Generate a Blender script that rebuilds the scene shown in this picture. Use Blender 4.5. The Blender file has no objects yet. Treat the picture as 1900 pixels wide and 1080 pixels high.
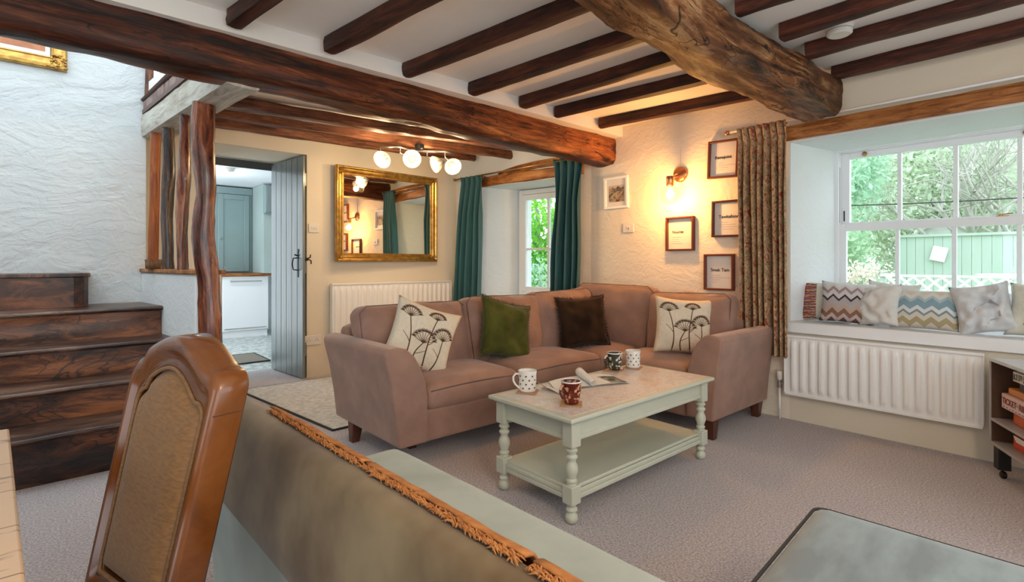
import bpy, math, random
from mathutils import Vector, Matrix, Euler, noise

R = math.radians
col = bpy.context.scene.collection
scene = bpy.context.scene

# ---------------------------------------------------------------- camera
cam_d = bpy.data.cameras.new('camera')
cam_d.sensor_width = 36.0
cam_d.lens = 18.15
cam_d.shift_y = -0.0274
cam_d.clip_start = 0.02
cam_d.clip_end = 200
cam = bpy.data.objects.new('camera', cam_d)
col.objects.link(cam)
cam.location = (0, 0, 1.12)
cam.rotation_euler = (R(90), 0, -math.atan2(850, 958))
scene.camera = cam

# ---------------------------------------------------------------- world, exposure, off-frame warm fill and kitchen light
world = bpy.data.worlds.new('overcast_sky')
scene.world = world
world.use_nodes = True
wn = world.node_tree
wn.nodes['Background'].inputs[0].default_value = (0.82, 0.93, 1.0, 1)
wn.nodes['Background'].inputs[1].default_value = 2.3
scene.view_settings.view_transform = 'Standard'
scene.view_settings.look = 'None'
scene.view_settings.exposure = 0.55
scene.view_settings.gamma = 1.0
scene.view_settings.use_curve_mapping = False


def lamp(name, loc, energy, color, size=0.05, kind='POINT', rot=None):
    l = bpy.data.lights.new(name, kind)
    l.energy = energy
    l.color = color
    if kind == 'AREA':
        l.size = size
    else:
        l.shadow_soft_size = size
    o = bpy.data.objects.new(name, l)
    o.location = loc
    if rot:
        o.rotation_euler = rot
    col.objects.link(o)
    return o


lamp('warm_fill_light', (0.4, -0.9, 1.95), 36, (1.0, 0.72, 0.46), 0.15)  # added warm fill behind the camera, no fixture stands there
lamp('kitchen_ceiling_light', (1.5, 7.6, 2.2), 15, (0.92, 0.97, 1.0), 0.2)


# ---------------------------------------------------------------- materials
def newmat(name):
    m = bpy.data.materials.new(name)
    m.use_nodes = True
    nt = m.node_tree
    return m, nt, nt.nodes['Principled BSDF']


def setin(b, key, val):
    if key in b.inputs:
        b.inputs[key].default_value = val


def c4(c):
    return (c[0], c[1], c[2], 1)


def ramp(nt, fac, stops):
    r = nt.nodes.new('ShaderNodeValToRGB')
    e = r.color_ramp.elements
    while len(e) < len(stops):
        e.new(0.5)
    for i, (p, c) in enumerate(stops):
        e[i].position = p
        e[i].color = c4(c)
    nt.links.new(fac, r.inputs[0])
    return r.outputs[0]


def mapping(nt, space, scale):
    tc = nt.nodes.new('ShaderNodeTexCoord')
    mp = nt.nodes.new('ShaderNodeMapping')
    nt.links.new(tc.outputs[space], mp.inputs[0])
    mp.inputs['Scale'].default_value = scale
    return mp.outputs[0]


def ntex(nt, vec, scale, detail=3, rough=0.5, dist=0.0):
    n = nt.nodes.new('ShaderNodeTexNoise')
    n.inputs['Scale'].default_value = scale
    n.inputs['Detail'].default_value = detail
    n.inputs['Roughness'].default_value = rough
    n.inputs['Distortion'].default_value = dist
    if vec is not None:
        nt.links.new(vec, n.inputs['Vector'])
    return n.outputs[0]


def bump(nt, b, h, strength, distance):
    bp = nt.nodes.new('ShaderNodeBump')
    bp.inputs['Strength'].default_value = strength
    bp.inputs['Distance'].default_value = distance
    nt.links.new(h, bp.inputs['Height'])
    nt.links.new(bp.outputs[0], b.inputs['Normal'])
    return bp


def M(name, c1, c2=None, rough=0.6, metal=0.0, scale=8, stretch=(1, 1, 1), space='Object', bs=0.0, bd=0.004,
      bscale=None, sheen=0.0, coat=0.0, detail=4, lo=0.35, hi=0.65, spec=0.5, dist=0.0):
    m, nt, b = newmat(name)
    b.inputs['Roughness'].default_value = rough
    b.inputs['Metallic'].default_value = metal
    setin(b, 'Specular IOR Level', spec)
    if sheen:
        setin(b, 'Sheen Weight', sheen)
        setin(b, 'Sheen Roughness', 0.45)
    if coat:
        setin(b, 'Coat Weight', coat)
        setin(b, 'Coat Roughness', 0.15)
    vec = mapping(nt, space, stretch)
    n = ntex(nt, vec, scale, detail, 0.55, dist)
    c2 = c2 or tuple(min(1, x * 0.9) for x in c1)
    nt.links.new(ramp(nt, n, [(lo, c1), (hi, c2)]), b.inputs['Base Color'])
    if bs:
        h = n if bscale is None else ntex(nt, vec, bscale, 4, 0.6)
        bump(nt, b, h, bs, bd)
    return m


def plaster(name, c1, c2, strength=0.5, dist=0.02, scale=3.2, ridge=0.12):
    m, nt, b = newmat(name)
    b.inputs['Roughness'].default_value = 0.75
    setin(b, 'Specular IOR Level', 0.3)
    vec = mapping(nt, 'Object', (1, 1, 1.5))
    n1 = ntex(nt, vec, scale, 5, 0.55, 1.6)
    n2 = ntex(nt, vec, 6.5, 4, 0.55, 2.2)
    n3 = ntex(nt, vec, 1.1, 2, 0.5)
    mx = nt.nodes.new('ShaderNodeMath'); mx.operation = 'MULTIPLY_ADD'
    # trowel strokes: steep ridges out of the distorted noise
    rp = nt.nodes.new('ShaderNodeMapRange'); rp.inputs[1].default_value = 0.42; rp.inputs[2].default_value = 0.56
    rp.interpolation_type = 'SMOOTHSTEP'
    nt.links.new(n2, rp.inputs[0])
    nt.links.new(rp.outputs[0], mx.inputs[0]); mx.inputs[1].default_value = ridge
    nt.links.new(n1, mx.inputs[2])
    bump(nt, b, mx.outputs[0], strength, dist)
    nt.links.new(ramp(nt, n3, [(0.35, c1), (0.65, c2)]), b.inputs['Base Color'])
    return m


def wood(name, dark, mid, light, rough=0.42, su=1.2, sv=9.0, bs=0.5, coat=0.0, crack=0.0):
    """grain along the UV's u, which runs down the length in metres"""
    m, nt, b = newmat(name)
    b.inputs['Roughness'].default_value = rough
    setin(b, 'Specular IOR Level', 0.35)
    if coat:
        setin(b, 'Coat Weight', coat); setin(b, 'Coat Roughness', 0.2)
    oi = nt.nodes.new('ShaderNodeObjectInfo')
    vec = mapping(nt, 'UV', (su, sv, 1))
    ad = nt.nodes.new('ShaderNodeVectorMath'); ad.operation = 'ADD'
    cb = nt.nodes.new('ShaderNodeCombineXYZ')
    ml = nt.nodes.new('ShaderNodeMath'); ml.operation = 'MULTIPLY'; ml.inputs[1].default_value = 37.0
    nt.links.new(oi.outputs['Random'], ml.inputs[0])
    nt.links.new(ml.outputs[0], cb.inputs[2])
    nt.links.new(vec, ad.inputs[0]); nt.links.new(cb.outputs[0], ad.inputs[1])
    g = ntex(nt, ad.outputs[0], 3.2, 8, 0.7, 0.8)
    f = ntex(nt, ad.outputs[0], 1.1, 3, 0.5, 0.3)
    mx = nt.nodes.new('ShaderNodeMath'); mx.operation = 'MULTIPLY_ADD'
    nt.links.new(g, mx.inputs[0]); mx.inputs[1].default_value = 0.6
    m2 = nt.nodes.new('ShaderNodeMath'); m2.operation = 'MULTIPLY'; m2.inputs[1].default_value = 0.4
    nt.links.new(f, m2.inputs[0]); nt.links.new(m2.outputs[0], mx.inputs[2])
    colr = ramp(nt, mx.outputs[0], [(0.40, dark), (0.50, mid), (0.64, light)])
    if crack:
        sc_ = nt.nodes.new('ShaderNodeVectorMath'); sc_.operation = 'MULTIPLY'; sc_.inputs[1].default_value = (0.9, 0.8, 1.0)
        nt.links.new(ad.outputs[0], sc_.inputs[0])
        ck = ntex(nt, sc_.outputs[0], 1.4, 3, 0.6, 0.9)
        bl = ntex(nt, ad.outputs[0], 0.9, 2, 0.5)
        cr = ramp(nt, ck, [(0.490, (1, 1, 1)), (0.499, (0.04, 0.03, 0.03)), (0.503, (0.04, 0.03, 0.03)), (0.512, (1, 1, 1))])
        mk = nt.nodes.new('ShaderNodeMix'); mk.data_type = 'RGBA'; mk.blend_type = 'MULTIPLY'; mk.inputs[0].default_value = crack
        nt.links.new(colr, mk.inputs[6]); nt.links.new(cr, mk.inputs[7])
        m3 = nt.nodes.new('ShaderNodeMix'); m3.data_type = 'RGBA'; m3.blend_type = 'MULTIPLY'; m3.inputs[0].default_value = 1.0
        nt.links.new(mk.outputs[2], m3.inputs[6]); nt.links.new(ramp(nt, bl, [(0.38, (0.45, 0.40, 0.38)), (0.55, (1, 1, 1))]), m3.inputs[7])
        colr = m3.outputs[2]
    nt.links.new(colr, b.inputs['Base Color'])
    if bs:
        bump(nt, b, mx.outputs[0], bs, 0.012)
    return m


def zigzag(name, stops, per=0.17, amp=0.06, rough=0.9):
    """chevron bands read from the UV"""
    m, nt, b = newmat(name)
    b.inputs['Roughness'].default_value = rough
    tc = nt.nodes.new('ShaderNodeTexCoord')
    sp = nt.nodes.new('ShaderNodeSeparateXYZ')
    nt.links.new(tc.outputs['UV'], sp.inputs[0])
    a = nt.nodes.new('ShaderNodeMath'); a.operation = 'PINGPONG'
    nt.links.new(sp.outputs[0], a.inputs[0]); a.inputs[1].default_value = per / 2
    c = nt.nodes.new('ShaderNodeMath'); c.operation = 'MULTIPLY_ADD'
    nt.links.new(a.outputs[0], c.inputs[0]); c.inputs[1].default_value = amp / (per / 2)
    nt.links.new(sp.outputs[1], c.inputs[2])
    r = nt.nodes.new('ShaderNodeValToRGB'); r.color_ramp.interpolation = 'CONSTANT'
    e = r.color_ramp.elements
    while len(e) < len(stops):
        e.new(0.5)
    for i, (p, k) in enumerate(stops):
        e[i].position = p; e[i].color = c4(k)
    nt.links.new(c.outputs[0], r.inputs[0])
    nt.links.new(r.outputs[0], b.inputs['Base Color'])
    bump(nt, b, ntex(nt, mapping(nt, 'UV', (1, 1, 1)), 90, 2), 0.6, 0.004)
    return m


def glow(name, c, s):
    m, nt, b = newmat(name)
    setin(b, 'Emission Color', c4(c)); setin(b, 'Emission Strength', s)
    b.inputs['Base Color'].default_value = c4(c)
    return m


def glassy(name, rough=0.0, tint=(1, 1, 1), mixf=0.12):
    m = bpy.data.materials.new(name)
    m.use_nodes = True
    nt = m.node_tree
    nt.nodes.clear()
    o = nt.nodes.new('ShaderNodeOutputMaterial')
    t = nt.nodes.new('ShaderNodeBsdfTransparent'); t.inputs[0].default_value = c4(tint)
    g = nt.nodes.new('ShaderNodeBsdfGlossy'); g.inputs['Roughness'].default_value = rough
    fr = nt.nodes.new('ShaderNodeLayerWeight'); fr.inputs[0].default_value = 0.5
    pw = nt.nodes.new('ShaderNodeMath'); pw.operation = 'POWER'; pw.inputs[1].default_value = 4.0
    nt.links.new(fr.outputs['Facing'], pw.inputs[0])
    mm = nt.nodes.new('ShaderNodeMath'); mm.operation = 'MULTIPLY_ADD'; mm.inputs[1].default_value = 0.5; mm.inputs[2].default_value = 0.03 + mixf
    nt.links.new(pw.outputs[0], mm.inputs[0])
    mx = nt.nodes.new('ShaderNodeMixShader')
    nt.links.new(mm.outputs[0], mx.inputs[0]); nt.links.new(t.outputs[0], mx.inputs[1]); nt.links.new(g.outputs[0], mx.inputs[2])
    nt.links.new(mx.outputs[0], o.inputs[0])
    return m


WALLC = plaster('cream_plaster', (0.86, 0.78, 0.66), (0.82, 0.73, 0.60), 0.55, 0.02, 3.0)
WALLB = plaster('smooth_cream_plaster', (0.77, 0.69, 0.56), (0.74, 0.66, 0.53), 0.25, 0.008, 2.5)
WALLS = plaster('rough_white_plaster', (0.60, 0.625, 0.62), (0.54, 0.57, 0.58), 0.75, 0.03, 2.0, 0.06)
REVEAL = plaster('white_reveal_plaster', (0.80, 0.84, 0.86), (0.76, 0.80, 0.83), 0.5, 0.014, 4.0)
CEIL = M('ceiling_paint', (0.90, 0.86, 0.81), (0.87, 0.82, 0.76), 0.8, scale=1.5, bs=0.15, bd=0.01)
WHITE = M('white_gloss_paint', (0.85, 0.86, 0.88), (0.83, 0.84, 0.86), 0.35, scale=2)
UPVC = M('white_window_frame', (0.88, 0.9, 0.93), (0.86, 0.88, 0.92), 0.35, scale=2)
BEAM = wood('red_brown_beam_oak', (0.018, 0.005, 0.002), (0.13, 0.030, 0.008), (0.50, 0.155, 0.042), 0.45, 0.9, 7, 0.7, crack=0.9)
JOIST = wood('dark_joist_wood', (0.014, 0.004, 0.003), (0.060, 0.014, 0.007), (0.15, 0.042, 0.018), 0.5, 1.5, 12, 0.6)
BACKJ = wood('brown_joist_wood', (0.05, 0.016, 0.008), (0.16, 0.055, 0.026), (0.36, 0.15, 0.07), 0.45, 1.5, 10, 0.5)
OLDOAK = wood('weathered_crooked_oak', (0.028, 0.009, 0.004), (0.21, 0.078, 0.026), (0.60, 0.36, 0.17), 0.55, 1.1, 5, 1.0, crack=1.0)
LINTEL = wood('orange_lintel_wood', (0.10, 0.03, 0.008), (0.34, 0.12, 0.03), (0.58, 0.26, 0.08), 0.45, 1.6, 10, 0.6)
PALE = wood('pale_painted_beam', (0.34, 0.29, 0.22), (0.52, 0.50, 0.43), (0.68, 0.68, 0.62), 0.5, 1.2, 5, 0.3)
POST = wood('polished_post_wood', (0.03, 0.007, 0.004), (0.15, 0.033, 0.012), (0.42, 0.15, 0.06), 0.22, 1.6, 8, 0.5, coat=0.6)
POSTO = wood('orange_post_wood', (0.20, 0.05, 0.015), (0.34, 0.09, 0.02), (0.45, 0.14, 0.04), 0.4, 1.6, 8, 0.2)
POSTD = wood('near_black_post_wood', (0.01, 0.008, 0.008), (0.04, 0.022, 0.018), (0.16, 0.09, 0.06), 0.25, 1.6, 8, 0.4, coat=0.5)
STAIR = wood('old_stair_riser_wood', (0.014, 0.005, 0.003), (0.10, 0.030, 0.010), (0.40, 0.13, 0.036), 0.38, 1.2, 3.5, 0.6, crack=0.8, coat=0.25)
TREAD = wood('worn_stair_tread_wood', (0.030, 0.014, 0.009), (0.11, 0.050, 0.030), (0.30, 0.18, 0.125), 0.38, 1.3, 4, 0.4, crack=0.6, coat=0.2)
CARPET = M('taupe_carpet', (0.66, 0.595, 0.61), (0.30, 0.265, 0.27), 0.95, scale=115, bs=1.0, bd=0.009, detail=4, lo=0.34, hi=0.66, sheen=0.2)
RUG = M('pale_grey_rug', (0.66, 0.66, 0.65), (0.42, 0.42, 0.42), 0.95, scale=26, stretch=(1, 3, 1), bs=0.8, bd=0.006, lo=0.38, hi=0.62)
DARKEDGE = M('dark_edging', (0.03, 0.03, 0.03), rough=0.7)
SOFA = M('taupe_velvet', (0.36, 0.205, 0.150), (0.27, 0.15, 0.112), 0.75, scale=6, sheen=0.26, bs=0.25, bd=0.003, bscale=25)
SOFAD = M('taupe_velvet_piping', (0.16, 0.10, 0.09), rough=0.8)
DARKLEG = M('dark_wood_leg', (0.07, 0.022, 0.012), (0.11, 0.035, 0.018), 0.35, scale=9, stretch=(1, 1, 0.2))
GREENV = M('olive_velvet', (0.105, 0.105, 0.018), (0.045, 0.048, 0.008), 0.9, scale=5, sheen=0.15, spec=0.15)
BROWNV = M('dark_brown_velvet', (0.045, 0.022, 0.010), (0.022, 0.010, 0.005), 0.9, scale=5, sheen=0.08, spec=0.15)
LINEN = M('cream_linen', (0.78, 0.69, 0.54), (0.72, 0.62, 0.47), 0.9, scale=60, bs=0.4, bd=0.002)
INK = M('brown_print', (0.10, 0.045, 0.02), rough=0.85)
MINT = M('sage_mint_paint', (0.56, 0.575, 0.47), (0.52, 0.535, 0.44), 0.42, scale=3, bs=0.1)
RADM = M('radiator_enamel', (0.90, 0.89, 0.87), (0.88, 0.87, 0.85), 0.35, scale=2)
TEAL = M('teal_curtain_cloth', (0.030, 0.125, 0.135), (0.022, 0.095, 0.105), 0.65, scale=40, stretch=(1, 1, 0.1), sheen=0.3)
CHROME = M('brushed_steel', (0.6, 0.6, 0.6), rough=0.3, metal=1)
BRASS = M('aged_brass', (0.52, 0.33, 0.12), (0.42, 0.25, 0.09), 0.35, metal=1)
COPPER = M('copper_metal', (0.62, 0.30, 0.16), (0.55, 0.25, 0.12), 0.3, metal=1)
IRON = M('black_iron', (0.02, 0.02, 0.022), rough=0.45, metal=0.4)
GOLD = M('antique_gold', (0.62, 0.38, 0.10), (0.38, 0.20, 0.05), 0.3, metal=0.85, scale=22, bs=0.5, bd=0.004)
SWITCH = M('white_plastic', (0.78, 0.74, 0.68), rough=0.4)
SLATE = M('grey_painted_boards', (0.20, 0.235, 0.235), (0.16, 0.19, 0.195), 0.22, scale=5, stretch=(4, 4, 0.5), bs=0.15, bd=0.003)
KITG = M('kitchen_grey_green_paint', (0.22, 0.30, 0.30), (0.20, 0.275, 0.28), 0.4, scale=2)
KITP = M('kitchen_pale_grey_paint', (0.36, 0.43, 0.41), (0.33, 0.40, 0.38), 0.4, scale=2)
KITW = M('kitchen_white_wall', (0.80, 0.85, 0.88), (0.78, 0.82, 0.85), 0.7, scale=2)


# ---------------------------------------------------------------- mesh helpers
def tag(o, label=None, cat=None, group=None, kind=None):
    if label: o['label'] = label
    if cat: o['category'] = cat
    if group: o['group'] = group
    if kind: o['kind'] = kind
    return o


def thing(name, label, cat, loc=(0, 0, 0), rz=0.0, group=None):
    o = bpy.data.objects.new(name, None)
    col.objects.link(o)
    o.location = loc
    o.rotation_euler = (0, 0, rz)
    o.empty_display_size = 0.05
    return tag(o, label, cat, group)


def wmat(o):
    m = o.matrix_basis.copy()
    p = o.parent
    while p is not None:
        m = p.matrix_basis @ m
        p = p.parent
    return m


class MB:
    def __init__(s):
        s.v = []; s.f = []; s.uv = []; s.hasuv = False

    def add(s, vs, fs, uvs=None):
        b = len(s.v)
        s.v += [tuple(x) for x in vs]
        if uvs is None:
            uvs = [(0, 0)] * len(vs)
        else:
            s.hasuv = True
        s.uv += uvs
        s.f += [tuple(i + b for i in f) for f in fs]
        return s

    def box(s, x0, x1, y0, y1, z0, z1, mat=None):
        vs = [(x, y, z) for z in (z0, z1) for y in (y0, y1) for x in (x0, x1)]
        # uv: u along the longest side
        d = (abs(x1 - x0), abs(y1 - y0), abs(z1 - z0))
        k = d.index(max(d)); o = [i for i in range(3) if i != k]
        uvs = [(v[k], v[o[0]] + v[o[1]] * 1.3) for v in vs]
        if mat is not None:
            vs = [mat @ Vector(v) for v in vs]
        return s.add(vs, [(0, 2, 3, 1), (4, 5, 7, 6), (0, 1, 5, 4), (2, 6, 7, 3), (0, 4, 6, 2), (1, 3, 7, 5)], uvs)

    def bar(s, p, q, w, h, up=(0, 0, 1)):
        p, q = Vector(p), Vector(q)
        d = (q - p); L = d.length; d.normalize()
        sd = d.cross(Vector(up)).normalized(); u = sd.cross(d)
        m = Matrix((( d.x, sd.x, u.x, p.x), (d.y, sd.y, u.y, p.y), (d.z, sd.z, u.z, p.z), (0, 0, 0, 1)))
        return s.box(0, L, -w / 2, w / 2, -h / 2, h / 2, m)

    def prism(s, poly, a, b, axis='z'):
        n = len(poly)
        def P(p, t):
            return {'z': (p[0], p[1], t), 'y': (p[0], t, p[1]), 'x': (t, p[0], p[1])}[axis]
        vs = [P(p, a) for p in poly] + [P(p, b) for p in poly]
        per = [0]
        for i in range(n):
            per.append(per[-1] + math.dist(poly[i], poly[(i + 1) % n]))
        uvs = [(a, per[i]) for i in range(n)] + [(b, per[i]) for i in range(n)]
        fs = [tuple(range(n)), tuple(range(2 * n - 1, n - 1, -1))]
        fs += [(i, n + i, n + (i + 1) % n, (i + 1) % n) for i in range(n)]
        return s.add(vs, fs, uvs)

    def tube(s, pts, rad, n=8, cap=True, flat=1.0, closed=False):
        pts = [Vector(p) for p in pts]
        m = len(pts)
        if not hasattr(rad, '__len__'):
            rad = [rad] * m
        vs = []; uvs = []; ln = 0; prev = None
        for i, p in enumerate(pts):
            if closed:
                d = pts[(i + 1) % m] - pts[i - 1]
            else:
                d = pts[min(i + 1, m - 1)] - pts[max(i - 1, 0)]
            d.normalize()
            if prev is None:
                a = Vector((0, 0, 1)) if abs(d.z) < 0.9 else Vector((1, 0, 0))
                sd = d.cross(a).normalized()
            else:
                sd = (prev - d * prev.dot(d)).normalized()
            prev = sd
            u = d.cross(sd)
            if i: ln += (pts[i] - pts[i - 1]).length
            for k in range(n):
                t = 2 * math.pi * k / n
                vs.append(p + (sd * math.cos(t) + u * math.sin(t) * flat) * rad[i])
                uvs.append((ln, rad[i] * abs(t - math.pi) ))
        fs = []
        for i in range(m if closed else m - 1):
            j = (i + 1) % m
            for k in range(n):
                fs.append((i * n + k, i * n + (k + 1) % n, j * n + (k + 1) % n, j * n + k))
        if cap and not closed:
            fs.append(tuple(range(n - 1, -1, -1)))
            fs.append(tuple((m - 1) * n + k for k in range(n)))
        return s.add(vs, fs, uvs)

    def lathe(s, prof, c=(0, 0, 0), n=24, mat=None, cap=True):
        vs = []; fs = []; uvs = []
        for j, (r, z) in enumerate(prof):
            for k in range(n):
                t = 2 * math.pi * k / n
                v = Vector((r * math.cos(t), r * math.sin(t), z))
                if mat is not None: v = mat @ v
                vs.append(v + Vector(c)); uvs.append((z, t * 0.05))
        for j in range(len(prof) - 1):
            for k in range(n):
                fs.append((j * n + k, j * n + (k + 1) % n, (j + 1) * n + (k + 1) % n, (j + 1) * n + k))
        if cap:
            fs.append(tuple(range(n - 1, -1, -1)))
            fs.append(tuple((len(prof) - 1) * n + k for k in range(n)))
        return s.add(vs, fs, uvs)

    def grid(s, fn, nu, nv, uvf=None):
        vs = []; uvs = []
        for j in range(nv + 1):
            for i in range(nu + 1):
                u, v = i / nu, j / nv
                vs.append(fn(u, v)); uvs.append(uvf(u, v) if uvf else (u, v))
        fs = [(j * (nu + 1) + i, j * (nu + 1) + i + 1, (j + 1) * (nu + 1) + i + 1, (j + 1) * (nu + 1) + i)
              for j in range(nv) for i in range(nu)]
        return s.add(vs, fs, uvs)

    def build(s, name, mat, parent=None, smooth=False, bevel=0.0, seg=2, sub=0, world=True, solid=0.0):
        me = bpy.data.meshes.new(name)
        vs = s.v
        if parent is not None and world:
            inv = wmat(parent).inverted()
            vs = [tuple(inv @ Vector(v)) for v in vs]
        me.from_pydata(vs, [], s.f)
        me.validate()
        if s.hasuv:
            ul = me.uv_layers.new(name='UVMap')
            li = [l.vertex_index for l in me.loops]
            fl = []
            for i in li:
                fl += [s.uv[i][0], s.uv[i][1]]
            ul.data.foreach_set('uv', fl)
        me.materials.append(mat)
        if smooth:
            me.polygons.foreach_set('use_smooth', [True] * len(me.polygons))
        me.update()
        o = bpy.data.objects.new(name, me)
        col.objects.link(o)
        if parent is not None: o.parent = parent
        if solid:
            md = o.modifiers.new('thick', 'SOLIDIFY'); md.thickness = solid; md.offset = 0
        if bevel:
            md = o.modifiers.new('bevel', 'BEVEL'); md.width = bevel; md.segments = seg; md.limit_method = 'ANGLE'
            md.angle_limit = R(40)
            if smooth is False:
                me.polygons.foreach_set('use_smooth', [True] * len(me.polygons))
                try:
                    me.set_sharp_from_angle(angle=R(35))
                except Exception:
                    pass
        if sub:
            md = o.modifiers.new('sub', 'SUBSURF'); md.levels = sub; md.render_levels = sub
        return o


def clean(mb_obj):
    """outward normals"""
    import bmesh
    bm = bmesh.new(); bm.from_mesh(mb_obj.data)
    bmesh.ops.recalc_face_normals(bm, faces=bm.faces)
    bm.to_mesh(mb_obj.data); bm.free()
    return mb_obj


def copy_tree(o, parent=None):
    c = o.copy(); col.objects.link(c); c.parent = parent
    for ch in list(o.children):
        copy_tree(ch, c)
    return c


def rough_beam(pts, w, h, seed=0, wob=0.012, n=16, step=0.08, power=5.0, taper=None, mb=None, twist=0.0):
    """irregular hewn timber along a path; returns MB"""
    pts = [Vector(p) for p in pts]
    ls = [0]
    for a, b in zip(pts, pts[1:]):
        ls.append(ls[-1] + (b - a).length)
    L = ls[-1]
    m = max(2, int(L / step))
    mb = mb or MB()
    vs = []; uvs = []
    def at(t):
        for i in range(len(pts) - 1):
            if t <= ls[i + 1] or i == len(pts) - 2:
                f = (t - ls[i]) / (ls[i + 1] - ls[i])
                p0 = pts[max(i - 1, 0)]; p1 = pts[i]; p2 = pts[i + 1]; p3 = pts[min(i + 2, len(pts) - 1)]
                if len(pts) == 2: return p1.lerp(p2, f)
                return 0.5 * ((2 * p1) + (p2 - p0) * f + (2 * p0 - 5 * p1 + 4 * p2 - p3) * f * f + (3 * p1 - p0 - 3 * p2 + p3) * f ** 3)
    for i in range(m + 1):
        t = L * i / m
        p = at(t); d = (at(min(L, t + 0.01)) - at(max(0, t - 0.01))).normalized()
        up = Vector((0, 0, 1)) if abs(d.z) < 0.9 else Vector((0, 1, 0))
        sd = d.cross(up).normalized(); u = sd.cross(d)
        tp = taper(t / L) if taper else 1.0
        for k in range(n):
            a = 2 * math.pi * (k + 0.5) / n
            ca, sa = math.cos(a), math.sin(a)
            r = (abs(ca) ** power + abs(sa) ** power) ** (-1 / power)
            q = Vector((t * 2.2, ca * 0.8 + seed * 7.3, sa * 0.8))
            dn = noise.noise(q) * 1.0 + 0.45 * noise.noise(q * 3.1) + 0.2 * noise.noise(q * 8)
            rr = r * tp
            vs.append(p + sd * (ca * rr * w / 2 + dn * wob * ca * 1.3) + u * (sa * rr * h / 2 + dn * wob * sa * 1.3))
            uvs.append((t, (k / n if k <= n / 2 else 1 - k / n) * 2 * (w + h)))
    fs = []
    for i in range(m):
        for k in range(n):
            fs.append((i * n + k, i * n + (k + 1) % n, (i + 1) * n + (k + 1) % n, (i + 1) * n + k))
    fs.append(tuple(range(n - 1, -1, -1))); fs.append(tuple(m * n + k for k in range(n)))
    mb.add(vs, fs, uvs)
    return mb


def flatend(o, ang=38):
    o.data.polygons.foreach_set('use_smooth', [True] * len(o.data.polygons))
    o.data.set_sharp_from_angle(angle=R(ang))
    return o


def pillow_surf(w, h, t, seed=0, pinch=0.10, wr=0.006, sag=0.0):
    """returns f(u,v,side) -> local point; width X, height Z, front -Y"""
    def f(u, v, side):
        a, b = 2 * u - 1, 2 * v - 1
        x = a * w / 2 * (1 - pinch * (1 - b * b) * abs(a) ** 2)
        z = b * h / 2 * (1 - pinch * (1 - a * a) * abs(b) ** 2)
        e = max(0.0, (1 - a ** 4) * (1 - b ** 4)) ** 0.5
        e2 = max(0.0, (1 - a * a) * (1 - b * b)) ** 0.5
        y = t / 2 * (0.55 * e + 0.45 * e2)
        y += wr * noise.noise(Vector((a * 2.6 + seed * 5, b * 2.6, side * 3 + seed))) * e * 2.2
        rad = math.hypot(a, b)
        y += wr * 0.6 * math.sin(math.atan2(b, a) * 11 + seed) * e * max(0, rad - 0.35)
        y += sag * (1 - v) * e * t * 0.25
        return Vector((x, side * y, z - sag * 0.0))
    return f


def pillow(name, label, cat, c, w, h, t, yaw, tilt, roll, mat, seed=0, group=None, piping=None, parent=None, back=None,
           pinch=0.10, wr=0.006, n=22):
    rot = Euler((tilt, roll, yaw), 'XYZ')
    f = pillow_surf(w, h, t, seed, pinch, wr)
    if parent is None:
        root = thing(name, label, cat, c, 0, group)
        root.rotation_euler = rot
        pname = 'cover'
    else:
        root = parent; pname = name
    mx = Matrix.Translation(Vector(c)) @ rot.to_matrix().to_4x4()
    mb = MB()
    mb.grid(lambda u, v: mx @ f(u, v, -1), n, n)
    if back is None:
        mb.grid(lambda u, v: mx @ f(1 - u, v, 1), n, n, lambda u, v: (1 - u, v))
    o = mb.build(pname, mat, root, smooth=True)
    import bmesh
    bm = bmesh.new(); bm.from_mesh(o.data); bmesh.ops.remove_doubles(bm, verts=bm.verts, dist=0.0006)
    bm.to_mesh(o.data); bm.free()
    o.data.polygons.foreach_set('use_smooth', [True] * len(o.data.polygons))
    if back is not None:
        b2 = MB(); b2.grid(lambda u, v: mx @ f(1 - u, v, 1), n, n)
        b2.build('back_panel', back, root, smooth=True)
    if piping is not None:
        m = 18; P = []
        for i in range(m): P.append(f(i / m, 0, -1))
        for i in range(m): P.append(f(1, i / m, -1))
        for i in range(m): P.append(f(1 - i / m, 1, -1))
        for i in range(m): P.append(f(0, 1 - i / m, -1))
        pb = MB(); pb.tube([mx @ p for p in P], 0.0045, 6, closed=True)
        pb.build('piping', piping, root if parent is None else o, smooth=True)
    return root if parent is None else o, f, mx


def ribbon(mb, pts, w, f, mx, off=0.0012, side=-1):
    """a printed stroke laid on a pillow: pts in uv, w in uv units"""
    L = []
    for i, (u, v) in enumerate(pts):
        a = pts[min(i + 1, len(pts) - 1)]; b = pts[max(i - 1, 0)]
        dx, dy = a[0] - b[0], a[1] - b[1]; l = math.hypot(dx, dy) or 1
        ww = w * (1 - 0.4 * i / max(1, len(pts) - 1)) / 2
        for sg in (-1, 1):
            uu = min(0.97, max(0.03, u - dy / l * ww * sg)); vv = min(0.97, max(0.03, v + dx / l * ww * sg))
            p = f(uu, vv, side); p = Vector((p.x, p.y + side * off, p.z))
            L.append(mx @ p)
    n = len(pts)
    mb.add(L, [(2 * i, 2 * i + 1, 2 * i + 3, 2 * i + 2) for i in range(n - 1)])


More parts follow.
